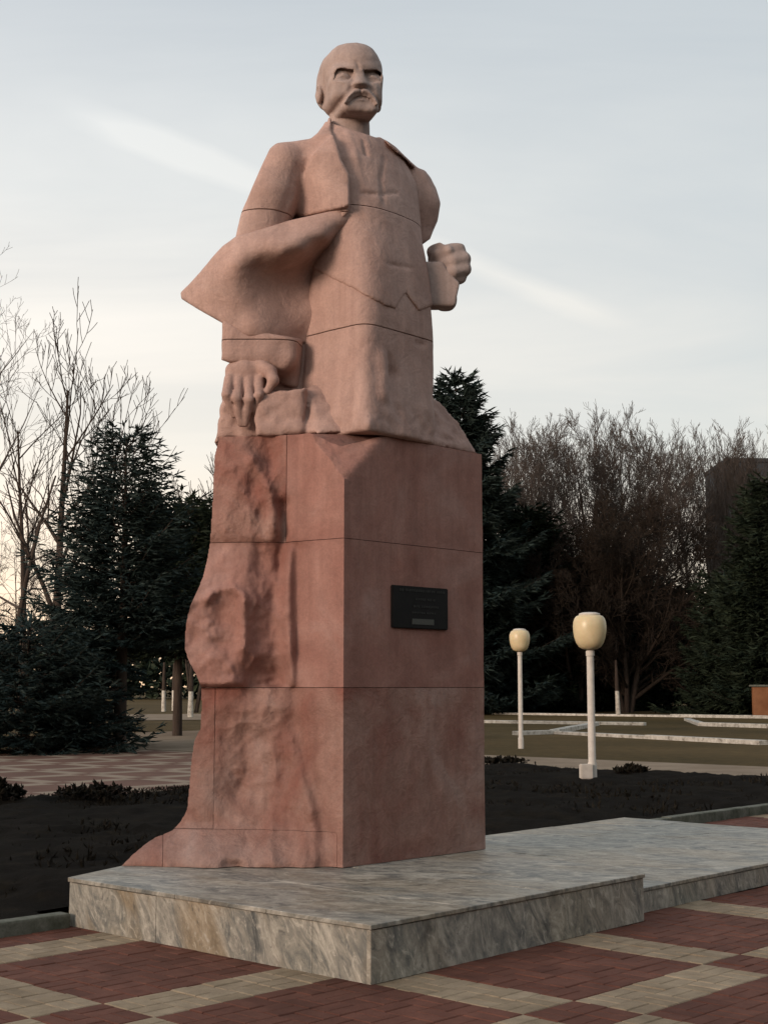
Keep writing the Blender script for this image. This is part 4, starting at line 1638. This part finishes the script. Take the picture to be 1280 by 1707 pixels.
# --- whitewashed kerbs round the lawns at right
WK = [((822, 1190), (1290, 1197), 'far white kerb line crossing the lawn behind both lamps'),
      ((806, 1204), (1075, 1208), 'white kerb just in front of the far kerb, left of the near lamp'),
      ((924, 1222), (1272, 1240), 'nearest long white kerb right of the near lamp'),
      ((924, 1222), (992, 1208), 'short slanting white kerb end left of the near lamp'),
      ((1144, 1200), (1170, 1209), 'short slanting white kerb at the far right lawn corner'),
      ((1170, 1209), (1300, 1213), 'white kerb of the far right lawn corner'),
      ((860, 1224), (924, 1222), 'faint low kerb beside the far lamp foot'),
      ((806, 1170), (1290, 1172), 'thin distant kerb line under the trees')]
for i, (a, b_, lab) in enumerate(WK):
    kerb_run('lawn_kerb', at_z(*a), at_z(*b_), 0.34, 0.10, 6.0, M_WHITE, lab, 'whitewashed kerbs round the lawns', 50 + i, 0.03)

# ================================================================== LAMPS
def lathe(prof, n=28):
    V, Fc = [], []
    for r_, z in prof:
        for i in range(n):
            a = 2 * math.pi * i / n
            V.append((r_ * math.cos(a), r_ * math.sin(a), z))
    for k in range(len(prof) - 1):
        for i in range(n):
            j = (i + 1) % n
            Fc.append((k * n + i, k * n + j, (k + 1) * n + j, (k + 1) * n + i))
    Fc.append(tuple(range(n))[::-1])
    Fc.append(tuple(range((len(prof) - 1) * n, len(prof) * n)))
    return V, Fc


m, nt, b = new_mat('lamp_globe_cream', 0.35, 0.4)
n1 = noise(nt, 4, 5, 0.6)
nt.links.new(ramp(nt, n1.outputs['Fac'], [(0.3, (0.52, 0.41, 0.235)), (0.7, (0.64, 0.52, 0.32))]).outputs[0], b.inputs['Base Color'])
b.inputs['Subsurface Weight'].default_value = 0.15
M_GLOBE = m
m, nt, b = new_mat('lamp_post_paint', 0.6, 0.3)
n1 = noise(nt, 7, 6, 0.7)
nt.links.new(ramp(nt, n1.outputs['Fac'], [(0.3, (0.44, 0.39, 0.34)), (0.5, (0.52, 0.47, 0.41)), (0.7, (0.58, 0.53, 0.47))]).outputs[0], b.inputs['Base Color'])
bump(nt, b, n1.outputs['Fac'], 0.3, 0.004)
M_POST = m


def lamp(base_px, top_py, label, box):
    g = at_z(*base_px)
    g = at_z(base_px[0], base_px[1], 0.11) if box else g
    k = g[1] / F
    Hh = at_y(base_px[0], top_py, g[1])[2] - g[2]
    root = empty('street_lamp', g, R(8))
    tag(root, label, 'lamp', 'globe lamps on white posts')
    gr = 0.27
    zc = Hh - 0.30
    V, Fc = lathe([(0.075, -0.05), (0.075, 0.25), (0.062, 0.28), (0.058, zc - 0.42), (0.07, zc - 0.41), (0.07, zc - 0.33), (0.05, zc - 0.32)], 18)
    link('post', mesh('post', V, Fc), M_POST, root, smooth=False, fixed=False)
    pr = [(0.06, -0.31), (0.12, -0.30), (0.18, -0.265), (0.225, -0.20), (0.255, -0.11), (0.270, -0.01), (0.274, 0.07), (0.266, 0.145), (0.245, 0.205), (0.215, 0.24), (0.17, 0.255)]
    V, Fc = lathe([(a, zc + z) for a, z in pr], 36)
    gl = link('globe', mesh('globe', V, Fc), M_GLOBE, root, smooth=True, fixed=False)
    V, Fc = lathe([(0.172, zc + 0.252), (0.176, zc + 0.268), (0.165, zc + 0.285), (0.11, zc + 0.30), (0.03, zc + 0.305)], 36)
    link('cap', mesh('cap', V, Fc), M_POST, gl, smooth=False, fixed=False)
    if box:
        bm = bmesh.new()
        bmesh.ops.create_cube(bm, size=1)
        for v_ in bm.verts:
            v_.co = (v_.co.x * 0.2 - 0.12, v_.co.y * 0.14 - 0.06, 0.13 + v_.co.z * 0.235)
        bmesh.ops.bevel(bm, geom=bm.edges[:], offset=0.012, segments=2, affect='EDGES')
        link('junction_box', bm_mesh('junction_box', bm), M_POST, root, fixed=False)
    for p in root.children:
        if p.name.startswith('post'):
            for f in p.data.polygons:
                f.use_smooth = len(f.vertices) == 4
            p.data.set_sharp_from_angle(angle=R(40))


lamp((987, 1299), 1021, 'nearer globe lamp on white post with a small box at its foot', True)
lamp((868, 1246), 1048, 'farther, smaller globe lamp next to the pedestal edge', False)

# ================================================================== VEGETATION
def leaf_mat(name, c1, c2, scale=0.8):
    m, nt, b = new_mat(name, 0.75, 0.2)
    geo = N(nt, 'ShaderNodeNewGeometry')
    n1 = noise(nt, scale, 4, 0.6)
    c = mixc(nt, geo.outputs['Random Per Island'], c1, c2)
    c = mixc(nt, 0.8, c, ramp(nt, n1.outputs['Fac'], [(0.3, (0.55, 0.55, 0.55)), (0.7, (1.35, 1.35, 1.3))]).outputs[0], 'MULTIPLY')
    nt.links.new(c, b.inputs['Base Color'])
    return m


def bark_mat(name, c1, c2):
    m, nt, b = new_mat(name, 0.9, 0.1)
    n1 = noise(nt, 3, 5, 0.7, mapping=((3, 3, 0.6), (0, 0, 0)))
    nt.links.new(ramp(nt, n1.outputs['Fac'], [(0.3, c1), (0.7, c2)]).outputs[0], b.inputs['Base Color'])
    bump(nt, b, n1.outputs['Fac'], 0.8, 0.03)
    return m


M_SPRUCE = leaf_mat('spruce_needles', (0.018, 0.032, 0.029), (0.042, 0.062, 0.058))
M_SPRUCE_D = leaf_mat('dark_needles', (0.011, 0.020, 0.012), (0.026, 0.036, 0.020))
M_BARK = bark_mat('bark_brown', (0.026, 0.019, 0.015), (0.062, 0.047, 0.038))
M_TWIG = bark_mat('twig_brown', (0.050, 0.040, 0.034), (0.098, 0.080, 0.070))
M_TWIGR = bark_mat('twig_dark', (0.030, 0.021, 0.015), (0.062, 0.043, 0.032))


class Mesher:
    def __init__(s):
        s.V, s.F, s.n = [], [], 0

    def add(s, V, Fc):
        s.V.append(V)
        s.F.append(Fc + s.n)
        s.n += len(V)

    def build(s, name):
        V = np.concatenate(s.V)
        me = bpy.data.meshes.new(name)
        Fc = np.concatenate(s.F)
        k = Fc.shape[1]
        me.vertices.add(len(V))
        me.vertices.foreach_set('co', V.astype(np.float32).ravel())
        me.loops.add(len(Fc) * k)
        me.loops.foreach_set('vertex_index', Fc.astype(np.int32).ravel())
        me.polygons.add(len(Fc))
        me.polygons.foreach_set('loop_start', np.arange(0, len(Fc) * k, k, dtype=np.int32))
        me.polygons.foreach_set('loop_total', np.full(len(Fc), k, np.int32))
        me.update()
        me.validate()
        return me


def unit(a):
    return a / (np.linalg.norm(a, axis=-1, keepdims=True) + 1e-9)


def spindles(A, D, L, W, r, flat=0.55):
    """many needle brushes at once: start A, direction D, length L, half width W -> quads"""
    n = len(A)
    up = np.tile(np.array([0, 0, 1.0]), (n, 1)) + r.normal(0, 0.35, (n, 3))
    S = unit(np.cross(D, up))
    T = np.cross(S, D)
    L, W = L[:, None], W[:, None]
    mid = A + D * L * 0.38
    tip = A + D * L
    V = np.stack([A, mid + S * W, mid - S * W, mid + T * W * flat, mid - T * W * flat, tip], 1)
    base = np.arange(n)[:, None] * 6
    Fq = np.array([[0, 1, 5, 2], [0, 3, 5, 4]])
    Fc = (base[:, None, :] + Fq[None]).reshape(-1, 4)
    return V.reshape(-1, 3), Fc


def tube(pts, rad, sides=4):
    pts = np.array(pts, float)
    n = len(pts)
    d = np.zeros_like(pts)
    d[:-1] = pts[1:] - pts[:-1]
    d[-1] = d[-2]
    d = unit(d)
    ref = np.array([0.3, 0.9, 0.2])
    s = unit(np.cross(d, ref))
    t = np.cross(s, d)
    a = 2 * np.pi * np.arange(sides) / sides
    V = pts[:, None, :] + np.array(rad)[:, None, None] * (np.cos(a)[None, :, None] * s[:, None, :] + np.sin(a)[None, :, None] * t[:, None, :])
    i = np.arange(n - 1)[:, None] * sides
    j = np.arange(sides)[None]
    j2 = (j + 1) % sides
    Fc = np.stack([i + j, i + j2, i + sides + j2, i + sides + j], -1).reshape(-1, 4)
    return V.reshape(-1, 3), Fc


def spruce_meshes(seed, height, radius, low=0.04, droop=0.25, whorl=0.30, twig=0.34, power=0.8, lump=0.25, dens=1.0, tw=0.11, clear=0.0, rz=0.0):
    r = np.random.default_rng(seed)
    M, T = Mesher(), Mesher()
    T.add(*tube([(0, 0, -0.1), (0.03, 0, height * 0.5), (0, 0, height * 0.98)], [height * 0.022, height * 0.013, 0.015], 8))
    z = low * height
    A_, D_, L_ = [], [], []
    while z < height * 0.985:
        f = 1 - z / height
        Rb = radius * f ** power
        nb = int((6 + 5 * f) * dens)
        off = r.uniform(0, 6.28)
        for k in range(nb):
            a = off + 6.283 * (k + r.uniform(-0.3, 0.3)) / nb
            if z < clear * height and math.cos(a + rz) > -0.15:
                continue
            L = Rb * r.uniform(1 - lump, 1 + lump * 0.6) * (1 + 0.12 * math.sin(3 * a + z))
            L = max(L, 0.12)
            lift = r.uniform(-0.05, 0.16) + 0.55 * (1 - f) ** 3 - droop * f
            n = max(3, int(L / 0.16))
            t = np.linspace(0, 1, n)
            zz = z + L * (lift * t + (0.30 if f > 0.3 else 0.2) * t ** 2.4)
            P = np.stack([np.cos(a) * L * t, np.sin(a) * L * t, zz], -1)
            T.add(*tube(P[::max(1, n // 4)], np.linspace(0.035 * f + 0.012, 0.006, len(P[::max(1, n // 4)])), 3))
            out = np.array([math.cos(a), math.sin(a), 0.0])
            side = np.array([-math.sin(a), math.cos(a), 0.0])
            for i in range(n):
                if t[i] < 0.12:
                    continue
                span = (1 - t[i]) * 0.55 * L + 0.22
                for sg in (-1, 1):
                    m_ = max(1, int(span / 0.17))
                    for q in range(m_):
                        w = span * (q + r.uniform(0.2, 0.9)) / m_ * 0.8
                        base = P[i] + side * sg * w * 0.8 + out * w * 0.5 + np.array([0, 0, -0.12 * w])
                        A_.append(base)
                        dv = out * r.uniform(0.5, 1.0) + side * sg * r.uniform(0.1, 0.9) + np.array([0, 0, r.uniform(-0.35, 0.30)])
                        D_.append(dv)
                        L_.append(twig * r.uniform(0.7, 1.25))
            A_.append(P[-1])
            D_.append(out + np.array([0, 0, 0.5]))
            L_.append(twig * 1.2)
        z += whorl * (0.55 + 0.6 * f) * r.uniform(0.85, 1.15)
    for k in range(5):                     # leader shoots
        A_.append((0, 0, height * 0.95 + 0.03 * k))
        D_.append((r.normal(0, 0.5), r.normal(0, 0.5), 1.0 if k else 3.0))
        L_.append(twig * 1.6)
    A_, D_, L_ = np.array(A_), unit(np.array(D_, float)), np.array(L_)
    M.add(*spindles(A_, D_, L_, L_ * tw * r.uniform(0.8, 1.3, len(L_)), r))
    # two side shoots on every brush
    for sg in (-1, 1):
        A2 = A_ + D_ * (L_ * r.uniform(0.25, 0.6, len(L_)))[:, None]
        s = unit(np.cross(D_, np.array([0, 0, 1.0]) + r.normal(0, 0.3, D_.shape)))
        D2 = unit(D_ * 0.8 + s * sg * 0.8 + r.normal(0, 0.2, D_.shape))
        M.add(*spindles(A2, D2, L_ * 0.62, L_ * tw * 0.7, r))
    return T.build('trunk'), M.build('crown')


def place_tree(name, parts, loc, rz, label, cat='tree', group=None, scale=1.0):
    root = empty(name, loc, rz)
    root.scale = (scale, scale, scale)
    tag(root, label, cat, group)
    for nm, me, mat in parts:
        o = bpy.data.objects.new(nm, me)
        COL.objects.link(o)
        if not me.materials:
            me.materials.append(mat)
        o.parent = root
    return root


def bare_tree(seed, height, trunk_r, spread=0.55, first=0.25, levels=4, kids=(9, 7, 6, 5), up=0.35, min_r=0.006, leaders=1, wig=0.10, sway=0.0, blen=(0.38, 0.62)):
    r = np.random.default_rng(seed)
    T, C = Mesher(), Mesher()

    def grow(p, d, L, rad, lev):
        n = max(3, int(5 - lev * 0.5))
        pts, rr = [np.array(p)], [rad]
        d = np.array(d, float)
        dirs = [d.copy()]
        for i in range(n):
            d = unit(d + r.normal(0, wig * (0.35 if lev == 0 else 1.0), 3) + np.array([0, 0, up * (0.10 + 0.06 * lev)]))
            pts.append(pts[-1] + d * L / n)
            rr.append(max(min_r, rad * (1 - 0.80 * (i + 1) / n)))
            dirs.append(d.copy())
        (T if lev == 0 else C).add(*tube(pts, rr, 7 if lev == 0 else (5 if lev == 1 else 3)))
        if lev >= levels:
            return
        nk = kids[min(lev, len(kids) - 1)]
        lo = first if lev == 0 else 0.18
        for k in range(nk):
            t = lo + (1 - lo) * (k + r.uniform(0.1, 0.9)) / nk
            x = t * n
            i = min(int(x), n - 1)
            q = pts[i] + (pts[i + 1] - pts[i]) * (x - i)
            rq = rr[i] + (rr[i + 1] - rr[i]) * (x - i)
            dq = dirs[i + 1]
            az = r.uniform(0, 6.283)
            per = unit(np.cross(dq, np.array([math.cos(az), math.sin(az), 0.35])))
            ang = spread * r.uniform(0.65, 1.25)
            nd = unit(dq * math.cos(ang) + per * math.sin(ang))
            ln = L * r.uniform(*(blen if lev == 0 else (0.38, 0.62))) * (1.15 - 0.55 * t)
            grow(q, nd, max(ln, 0.25), max(min_r, rq * r.uniform(0.5, 0.72)), lev + 1)
    for k in range(leaders):
        a = 6.283 * k / leaders + r.uniform(0, 1)
        lean = 0.0 if leaders == 1 else r.uniform(0.10, 0.24)
        grow((0.25 * math.cos(a) * (leaders > 1), 0.25 * math.sin(a) * (leaders > 1), -0.1), unit(np.array([lean * math.cos(a) + sway, lean * math.sin(a), 1.0])),
             height * (0.86 if k else 0.92), trunk_r * (1 if k == 0 else 0.75), 0)
    return T.build('trunk'), C.build('crown')


def ground_at(px, d):
    """ground point seen in the column px at distance d"""
    return ((px - CX) / F * d, d, 0.0)


def height_for(py, d):
    return at_y(640, py, d)[2]


# ---- evergreen trees
def spruce_at(px, d, apex_py, rad, seed, label, mat, rz=0.0, **kw):
    h = height_for(apex_py, d)
    t, c = spruce_meshes(seed, h, rad, rz=rz, **kw)
    return place_tree('spruce_tree', [('trunk', t, M_BARK), ('crown', c, mat)], ground_at(px, d), rz, label, 'tree', 'spruces round the square')


spruce_at(205, 37.5, 722, 2.9, 101, 'large blue spruce standing at the left of the statue', M_SPRUCE, 0.4, low=0.03, power=0.58, lump=0.34, whorl=0.30, twig=0.34, clear=0.30)
spruce_at(50, 34.5, 1046, 2.6, 102, 'low bushy spruce at the left edge, in front of the tall one', M_SPRUCE, 1.4, low=0.02, power=0.45, lump=0.35, whorl=0.30)
spruce_at(300, 46, 842, 2.9, 103, 'dark rounded conifer half hidden behind the broken pedestal side', M_SPRUCE_D, 2.1, low=0.36, power=0.38, lump=0.25, whorl=0.36, twig=0.42)
spruce_at(352, 50, 850, 2.6, 104, 'dark conifer mostly hidden behind the pedestal', M_SPRUCE_D, 0.9, low=0.36, power=0.40, whorl=0.38, twig=0.42)
spruce_at(762, 86, 622, 6.4, 105, 'tall dark spruce rising behind the right edge of the pedestal', M_SPRUCE, 0.2, low=0.04, power=0.72, lump=0.40, whorl=0.75, twig=0.80, dens=0.9)
spruce_at(880, 92, 850, 4.6, 106, 'dark conifer right behind the two lamps', M_SPRUCE_D, 0.7, low=0.03, power=0.50, whorl=0.7, twig=0.75)
spruce_at(1292, 78, 800, 4.0, 107, 'dark spruce at the right edge with branches reaching left', M_SPRUCE_D, 1.1, low=0.05, power=0.55, lump=0.45, whorl=0.6, twig=0.7)
spruce_at(1215, 84, 960, 3.6, 108, 'lower dark conifer beside the spruce at the right edge', M_SPRUCE_D, 2.6, low=0.03, power=0.5, lump=0.35, whorl=0.6, twig=0.65)
spruce_at(980, 96, 930, 4.2, 109, 'low dark conifer under the bare trees behind the near lamp', M_SPRUCE_D, 2.0, low=0.02, power=0.5, whorl=0.7, twig=0.75)
spruce_at(1105, 98, 980, 4.4, 110, 'low dark conifer between the near lamp and the right edge', M_SPRUCE_D, 3.0, low=0.02, power=0.45, whorl=0.7, twig=0.75)

# ---- bare trees
def bare_at(px, d, top_py, seed, label, mat=None, rz=0.0, tr=0.2, group='bare winter trees', same=None, **kw):
    h = height_for(top_py, d)
    if same is None:
        t, c = bare_tree(seed, h, tr, **kw)
    else:
        t, c = same
    zz_ = np.empty(len(c.vertices) * 3, np.float32)
    c.vertices.foreach_get('co', zz_)
    zmax = float(zz_[2::3].max())
    return place_tree('bare_tree', [('trunk', t, M_BARK), ('crown', c, mat or M_TWIG)], ground_at(px, d), rz, label, 'tree', group, h / zmax)


bare_at(97, 58, 488, 201, 'tall slender bare tree rising above the blue spruce', mat=M_BARK, tr=0.30, spread=0.60, up=0.62, kids=(11, 5, 4), levels=3, first=0.30, min_r=0.017, wig=0.06, blen=(0.36, 0.58))
bare_at(148, 62, 590, 202, 'bare tree leaning right behind the blue spruce', mat=M_BARK, tr=0.22, spread=0.45, up=0.45, kids=(9, 5, 4), levels=3, first=0.45, min_r=0.016, sway=0.16)
bare_at(42, 60, 562, 203, 'bare tree with forked upper branches left of the slender one', mat=M_BARK, tr=0.22, spread=0.50, up=0.55, kids=(9, 5, 4), levels=3, first=0.40, min_r=0.016)
bare_at(-70, 52, 380, 204, 'bare tree at the left edge with fine hanging twigs', tr=0.20, spread=0.7, up=0.3, kids=(11, 6, 5, 3), first=0.4, min_r=0.008)
bare_at(9, 48, 745, 205, 'dark bare trunk close to the left edge', tr=0.15, spread=1.0, up=0.15, kids=(12, 5, 4), levels=3, first=0.12, min_r=0.008, wig=0.14, blen=(0.2, 0.4))
bare_at(58, 66, 830, 206, 'low tangled bare tree left of the blue spruce', tr=0.10, spread=0.9, up=0.15, kids=(13, 7, 5, 3), first=0.12, min_r=0.009, wig=0.16, leaders=2)
bare_at(325, 88, 752, 207, 'distant bare tree top seen left of the pedestal', tr=0.18, spread=0.40, up=0.6, kids=(16, 7, 5), levels=3, first=0.3, min_r=0.022, leaders=3)

hA = height_for(682, 98)
TA = bare_tree(208, hA, 0.26, spread=0.58, up=0.34, kids=(14, 8, 6, 5), first=0.22, min_r=0.014, leaders=3, wig=0.10)
TB = bare_tree(209, hA, 0.24, spread=0.52, up=0.34, kids=(12, 7, 5, 4), first=0.32, min_r=0.013, leaders=3, wig=0.09)
bare_at(905, 100, 690, 208, 'broad bare tree just right of the tall spruce', same=TA)
bare_at(952, 110, 676, 209, 'bare tree with the highest fan of twigs, left of the near lamp', rz=1.3, same=TA)
bare_at(1000, 104, 684, 216, 'bare tree right above the near lamp', rz=2.9, same=TA)
bare_at(1046, 100, 704, 210, 'bare tree with upright twigs right of the near lamp', rz=4.2, same=TA)
bare_at(1168, 108, 704, 211, 'bare tree in the gap before the right edge', rz=3, same=TB)
bare_at(1218, 112, 700, 212, 'bare tree above the dark conifer near the right edge', rz=0.5, same=TB)
bare_at(1280, 115, 712, 213, 'bare tree at the far right edge', rz=1.5, same=TB)
M_TWIGD = bark_mat('twig_black', (0.016, 0.012, 0.009), (0.034, 0.025, 0.019))
# weeping, densely twigged
bare_at(1040, 88, 800, 214, 'dense brown twiggy tree with a dark rounded crown behind the near lamp', tr=0.3, mat=M_TWIGD, spread=0.75, up=0.05, kids=(22, 9, 7, 4), first=0.06, min_r=0.024, leaders=3, wig=0.13)
bare_at(960, 90, 880, 215, 'dense brown twiggy tree low behind the lamps', tr=0.25, mat=M_TWIGD, spread=0.8, up=0.05, kids=(20, 8, 6, 4), first=0.06, min_r=0.026, leaders=2, wig=0.13)

# ---- far wood along the horizon and an added shade ring: one mass
def far_wood_shade_ring():
    r = np.random.default_rng(77)
    n = 26000
    x = r.uniform(-130, 130, n)
    top = 7.5 + 3.0 * np.array(fbm(x * 0.06, 0.5, 1.0, 4)) + 1.6 * np.array(fbm(x * 0.5, 2.5, 1.0, 3))
    top = top * np.interp(x, [-130, -30, 10, 50, 62, 130], [0.95, 0.95, 1.0, 0.9, 0.8, 0.9])
    z = top * r.uniform(0, 1, n) ** 0.8
    y = 190 + 14 * r.uniform(-1, 1, n)
    A = np.stack([x, y, z], -1)
    D = unit(r.normal(0, 1, (n, 3)) + np.array([0, 0, 0.6]))
    L = r.uniform(0.7, 1.7, n)
    M = Mesher()
    M.add(*spindles(A, D, L, L * 0.32, r, 0.9))
    # added unseen ring behind the viewer, heights set to shade the lower pedestal
    n = 9000
    az = R(50) + r.uniform(0, 1, n) * R(250)
    dist = 31 + 5 * r.uniform(-1, 1, n)
    hh = np.interp(np.degrees(az), [50, 110, 180, 215, 240, 300], [11, 12, 11, 6.0, 5.0, 5.5]) + 1.6 * np.array(fbm(az * 9, 1.5, 4.0, 4))
    A = np.stack([dist * np.sin(az), dist * np.cos(az), hh * r.uniform(0, 1, n) ** 0.85], -1)
    D = unit(r.normal(0, 1, (n, 3)) + np.array([0, 0, 0.6]))
    L = r.uniform(0.9, 2.2, n)
    M.add(*spindles(A, D, L, L * 0.34, r, 0.9))
    o = link('far_wood_shade_ring', M.build('far_wood_shade_ring'), M_SPRUCE_D)
    tag(o, 'dark wood closing the view behind the trees and an added unseen ring shading the pedestal', 'wood', kind='stuff')


far_wood_shade_ring()

# ---- whitewashed trunks under the conifers
def white_trunk(px, py, d, hpx, label):
    g = ground_at(px, d)
    k = d / F
    root = empty('whitewashed_trunk', g)
    tag(root, label, 'tree trunk', 'trunks with whitewashed feet')
    lean = random.uniform(-0.05, 0.05)
    V, Fc = tube([(0, 0, -0.05), (lean * 0.5, 0, 0.7), (lean, 0, 1.35)], [0.16, 0.14, 0.13], 10)
    link('whitewash', mesh('whitewash', V, Fc), M_WHITE, root, smooth=True, fixed=False)
    V, Fc = tube([(lean, 0, 1.34), (lean * 1.3, 0, 2.2), (lean * 1.6, 0.1, 3.2)], [0.128, 0.11, 0.07], 10)
    link('bark', mesh('bark', V, Fc), M_BARK, root, smooth=True, fixed=False)


for px, d, lab in ((277, 92, 'leftmost whitewashed trunk under the conifers left of the pedestal'), (294, 95, 'middle whitewashed trunk under the conifers left of the pedestal'),
                   (321, 74, 'whitewashed trunk closest to the broken side of the pedestal'), (1026, 84, 'thick trunk with faded whitewash behind the near lamp'),
                   (822, 120, 'pale trunk at the right edge of the pedestal')):
    white_trunk(px, 1170, d, 40, lab)

# ---- dry plants on the bed
def ground_cover():
    r = np.random.default_rng(5)
    M = Mesher()
    n = 30000
    U = r.uniform(BED_U0 + 6, BED_U1 - 0.1, n)
    Vv = BED_V1 - (BED_V1 - 3.5) * r.uniform(0, 1, n) ** 2.2
    k = fbm(U * 0.6, Vv * 0.6, 7.0, 3)
    keep = k > -0.35 + 0.5 * r.uniform(0, 1, n) - 0.25 * (Vv > BED_V1 - 1.2)
    lx, ly = 14.4, 8.0                      # bare patch round the lamp foot
    keep &= ((U - lx) ** 2 + (Vv - ly) ** 2) > 1.7 ** 2
    U, Vv, k = U[keep], Vv[keep], k[keep]
    X = O0[0] + U * SU[0] + Vv * SV[0]
    Y = O0[1] + U * SU[1] + Vv * SV[1]
    A = np.stack([X, Y, np.full(len(X), 0.02)], -1)
    D = unit(r.normal(0, 0.45, (len(X), 3)) * np.array([1, 1, 0.3]) + np.array([0, 0, 1.0]))
    L = r.uniform(0.03, 0.085, len(X)) * (1 + 0.9 * (k > 0.2))
    M.add(*spindles(A, D, L, L * 0.13, r, 0.6))
    A2 = A + D * (L * 0.5)[:, None]
    D2 = unit(D + r.normal(0, 0.8, D.shape))
    M.add(*spindles(A2, D2, L * 0.6, L * 0.11, r, 0.6))
    o = link('dry_ground_cover', M.build('dry_ground_cover'), M_COVER)
    tag(o, 'dark withered low plants covering the bed behind the monument', 'plants', kind='stuff')


M_COVER = leaf_mat('withered_leaves', (0.007, 0.0055, 0.0035), (0.018, 0.014, 0.008))
ground_cover()


def shrub(px, py, w, h, seed, label):
    r = np.random.default_rng(seed)
    g = at_z(px, py)
    root = empty('withered_shrub', g)
    tag(root, label, 'shrub', 'withered shrubs on the bed')
    M, T = Mesher(), Mesher()
    for k in range(60):
        a = r.uniform(0, 6.283)
        sp = r.uniform(0, 1) ** 0.6
        tip = np.array([math.cos(a) * w * sp, math.sin(a) * w * sp, h * r.uniform(0.6, 1.0) * (1 - 0.35 * sp)])
        pts = [np.array([math.cos(a), math.sin(a), 0]) * 0.05, tip * np.array([0.6, 0.6, 0.55]), tip]
        T.add(*tube(pts, [0.008, 0.006, 0.003], 3))
        nn = 14
        t = r.uniform(0.25, 1, nn)[:, None]
        A = pts[1] * (1 - t) + tip * t
        D = unit(r.normal(0, 0.6, (nn, 3)) + np.array([0, 0, 0.6]))
        L = r.uniform(0.04, 0.10, nn)
        M.add(*spindles(A, D, L, L * 0.3, r, 0.6))
    link('stems', T.build('stems'), M_TWIG, root, fixed=False)
    link('leaves', M.build('leaves'), M_COVER, root, fixed=False)


shrub(158, 1338, 0.55, 0.28, 1, 'withered shrub standing up at the left bed edge below the spruce')
shrub(2, 1345, 0.35, 0.36, 2, 'withered shrub at the far left edge of the bed')
shrub(1052, 1294, 0.34, 0.20, 3, 'small withered shrub right of the near lamp foot')
shrub(838, 1278, 0.7, 0.20, 4, 'withered shrub between the pedestal and the near lamp')

# ---- flat-roofed block far behind the right trees
def block():
    d = 170.0
    x0, _, z1_ = at_y(1211, 764, d)
    m, nt, b = new_mat('block_wall', 0.9, 0.1)
    n1 = noise(nt, 0.3, 5, 0.6)
    nt.links.new(ramp(nt, n1.outputs['Fac'], [(0.3, (0.028, 0.032, 0.037)), (0.7, (0.046, 0.051, 0.057))]).outputs[0], b.inputs['Base Color'])
    mg, nt, b = new_mat('block_glass', 0.15, 0.5)
    b.inputs['Base Color'].default_value = (0.02, 0.022, 0.025, 1)
    root = empty('apartment_block', (x0 + 9, d + 6, 0))
    tag(root, 'dark flat-roofed building behind the trees at the right edge', 'building')
    bm = prism([(x0, d), (x0 + 18, d), (x0 + 18, d + 12), (x0, d + 12)], 0, z1_ - 0.5)
    link('wall', bm_mesh('wall', bm), m, root)
    bm = prism([(x0 - 0.15, d - 0.2), (x0 + 18.2, d - 0.2), (x0 + 18.2, d + 12.2), (x0 - 0.15, d + 12.2)], z1_ - 0.49, z1_)
    link('roof', bm_mesh('roof', bm), m, root)
    wm = bm_mesh('window', prism([(-0.7, -0.06), (0.7, -0.06), (0.7, 0.05), (-0.7, 0.05)], 0, 1.4, 0.02))
    wm.materials.append(mg)
    z = 2.0
    while z < z1_ - 2:
        for i in range(6):
            o = link('window', wm, None, root)
            o.location = (x0 + 2 + 2.9 * i, d - 0.003, z)
        z += 3.0


block()
# low orange-lit brick wall glimpsed at the right edge
def brick_wall():
    a = ground_at(1250, 74)
    m, nt, b = new_mat('orange_brick', 0.9, 0.1)
    n1 = noise(nt, 1.5, 5)
    nt.links.new(ramp(nt, n1.outputs['Fac'], [(0.3, (0.16, 0.065, 0.03)), (0.7, (0.26, 0.12, 0.06))]).outputs[0], b.inputs['Base Color'])
    root = empty('brick_wall', (a[0] + 3, a[1], 0))
    tag(root, 'low orange brick wall glimpsed under the conifers at the right edge', 'wall')
    bm = prism([(a[0], a[1]), (a[0] + 7, a[1] - 0.3), (a[0] + 7, a[1] + 0.1), (a[0], a[1] + 0.4)], 0, 1.6, 0.03)
    link('wall', bm_mesh('wall', bm), m, root)
    bm = prism([(a[0] - 0.1, a[1] - 0.1), (a[0] + 7.1, a[1] - 0.4), (a[0] + 7.1, a[1] + 0.2), (a[0] - 0.1, a[1] + 0.5)], 1.605, 1.70, 0.02)
    link('coping', bm_mesh('coping', bm), M_KERB, root)


brick_wall()
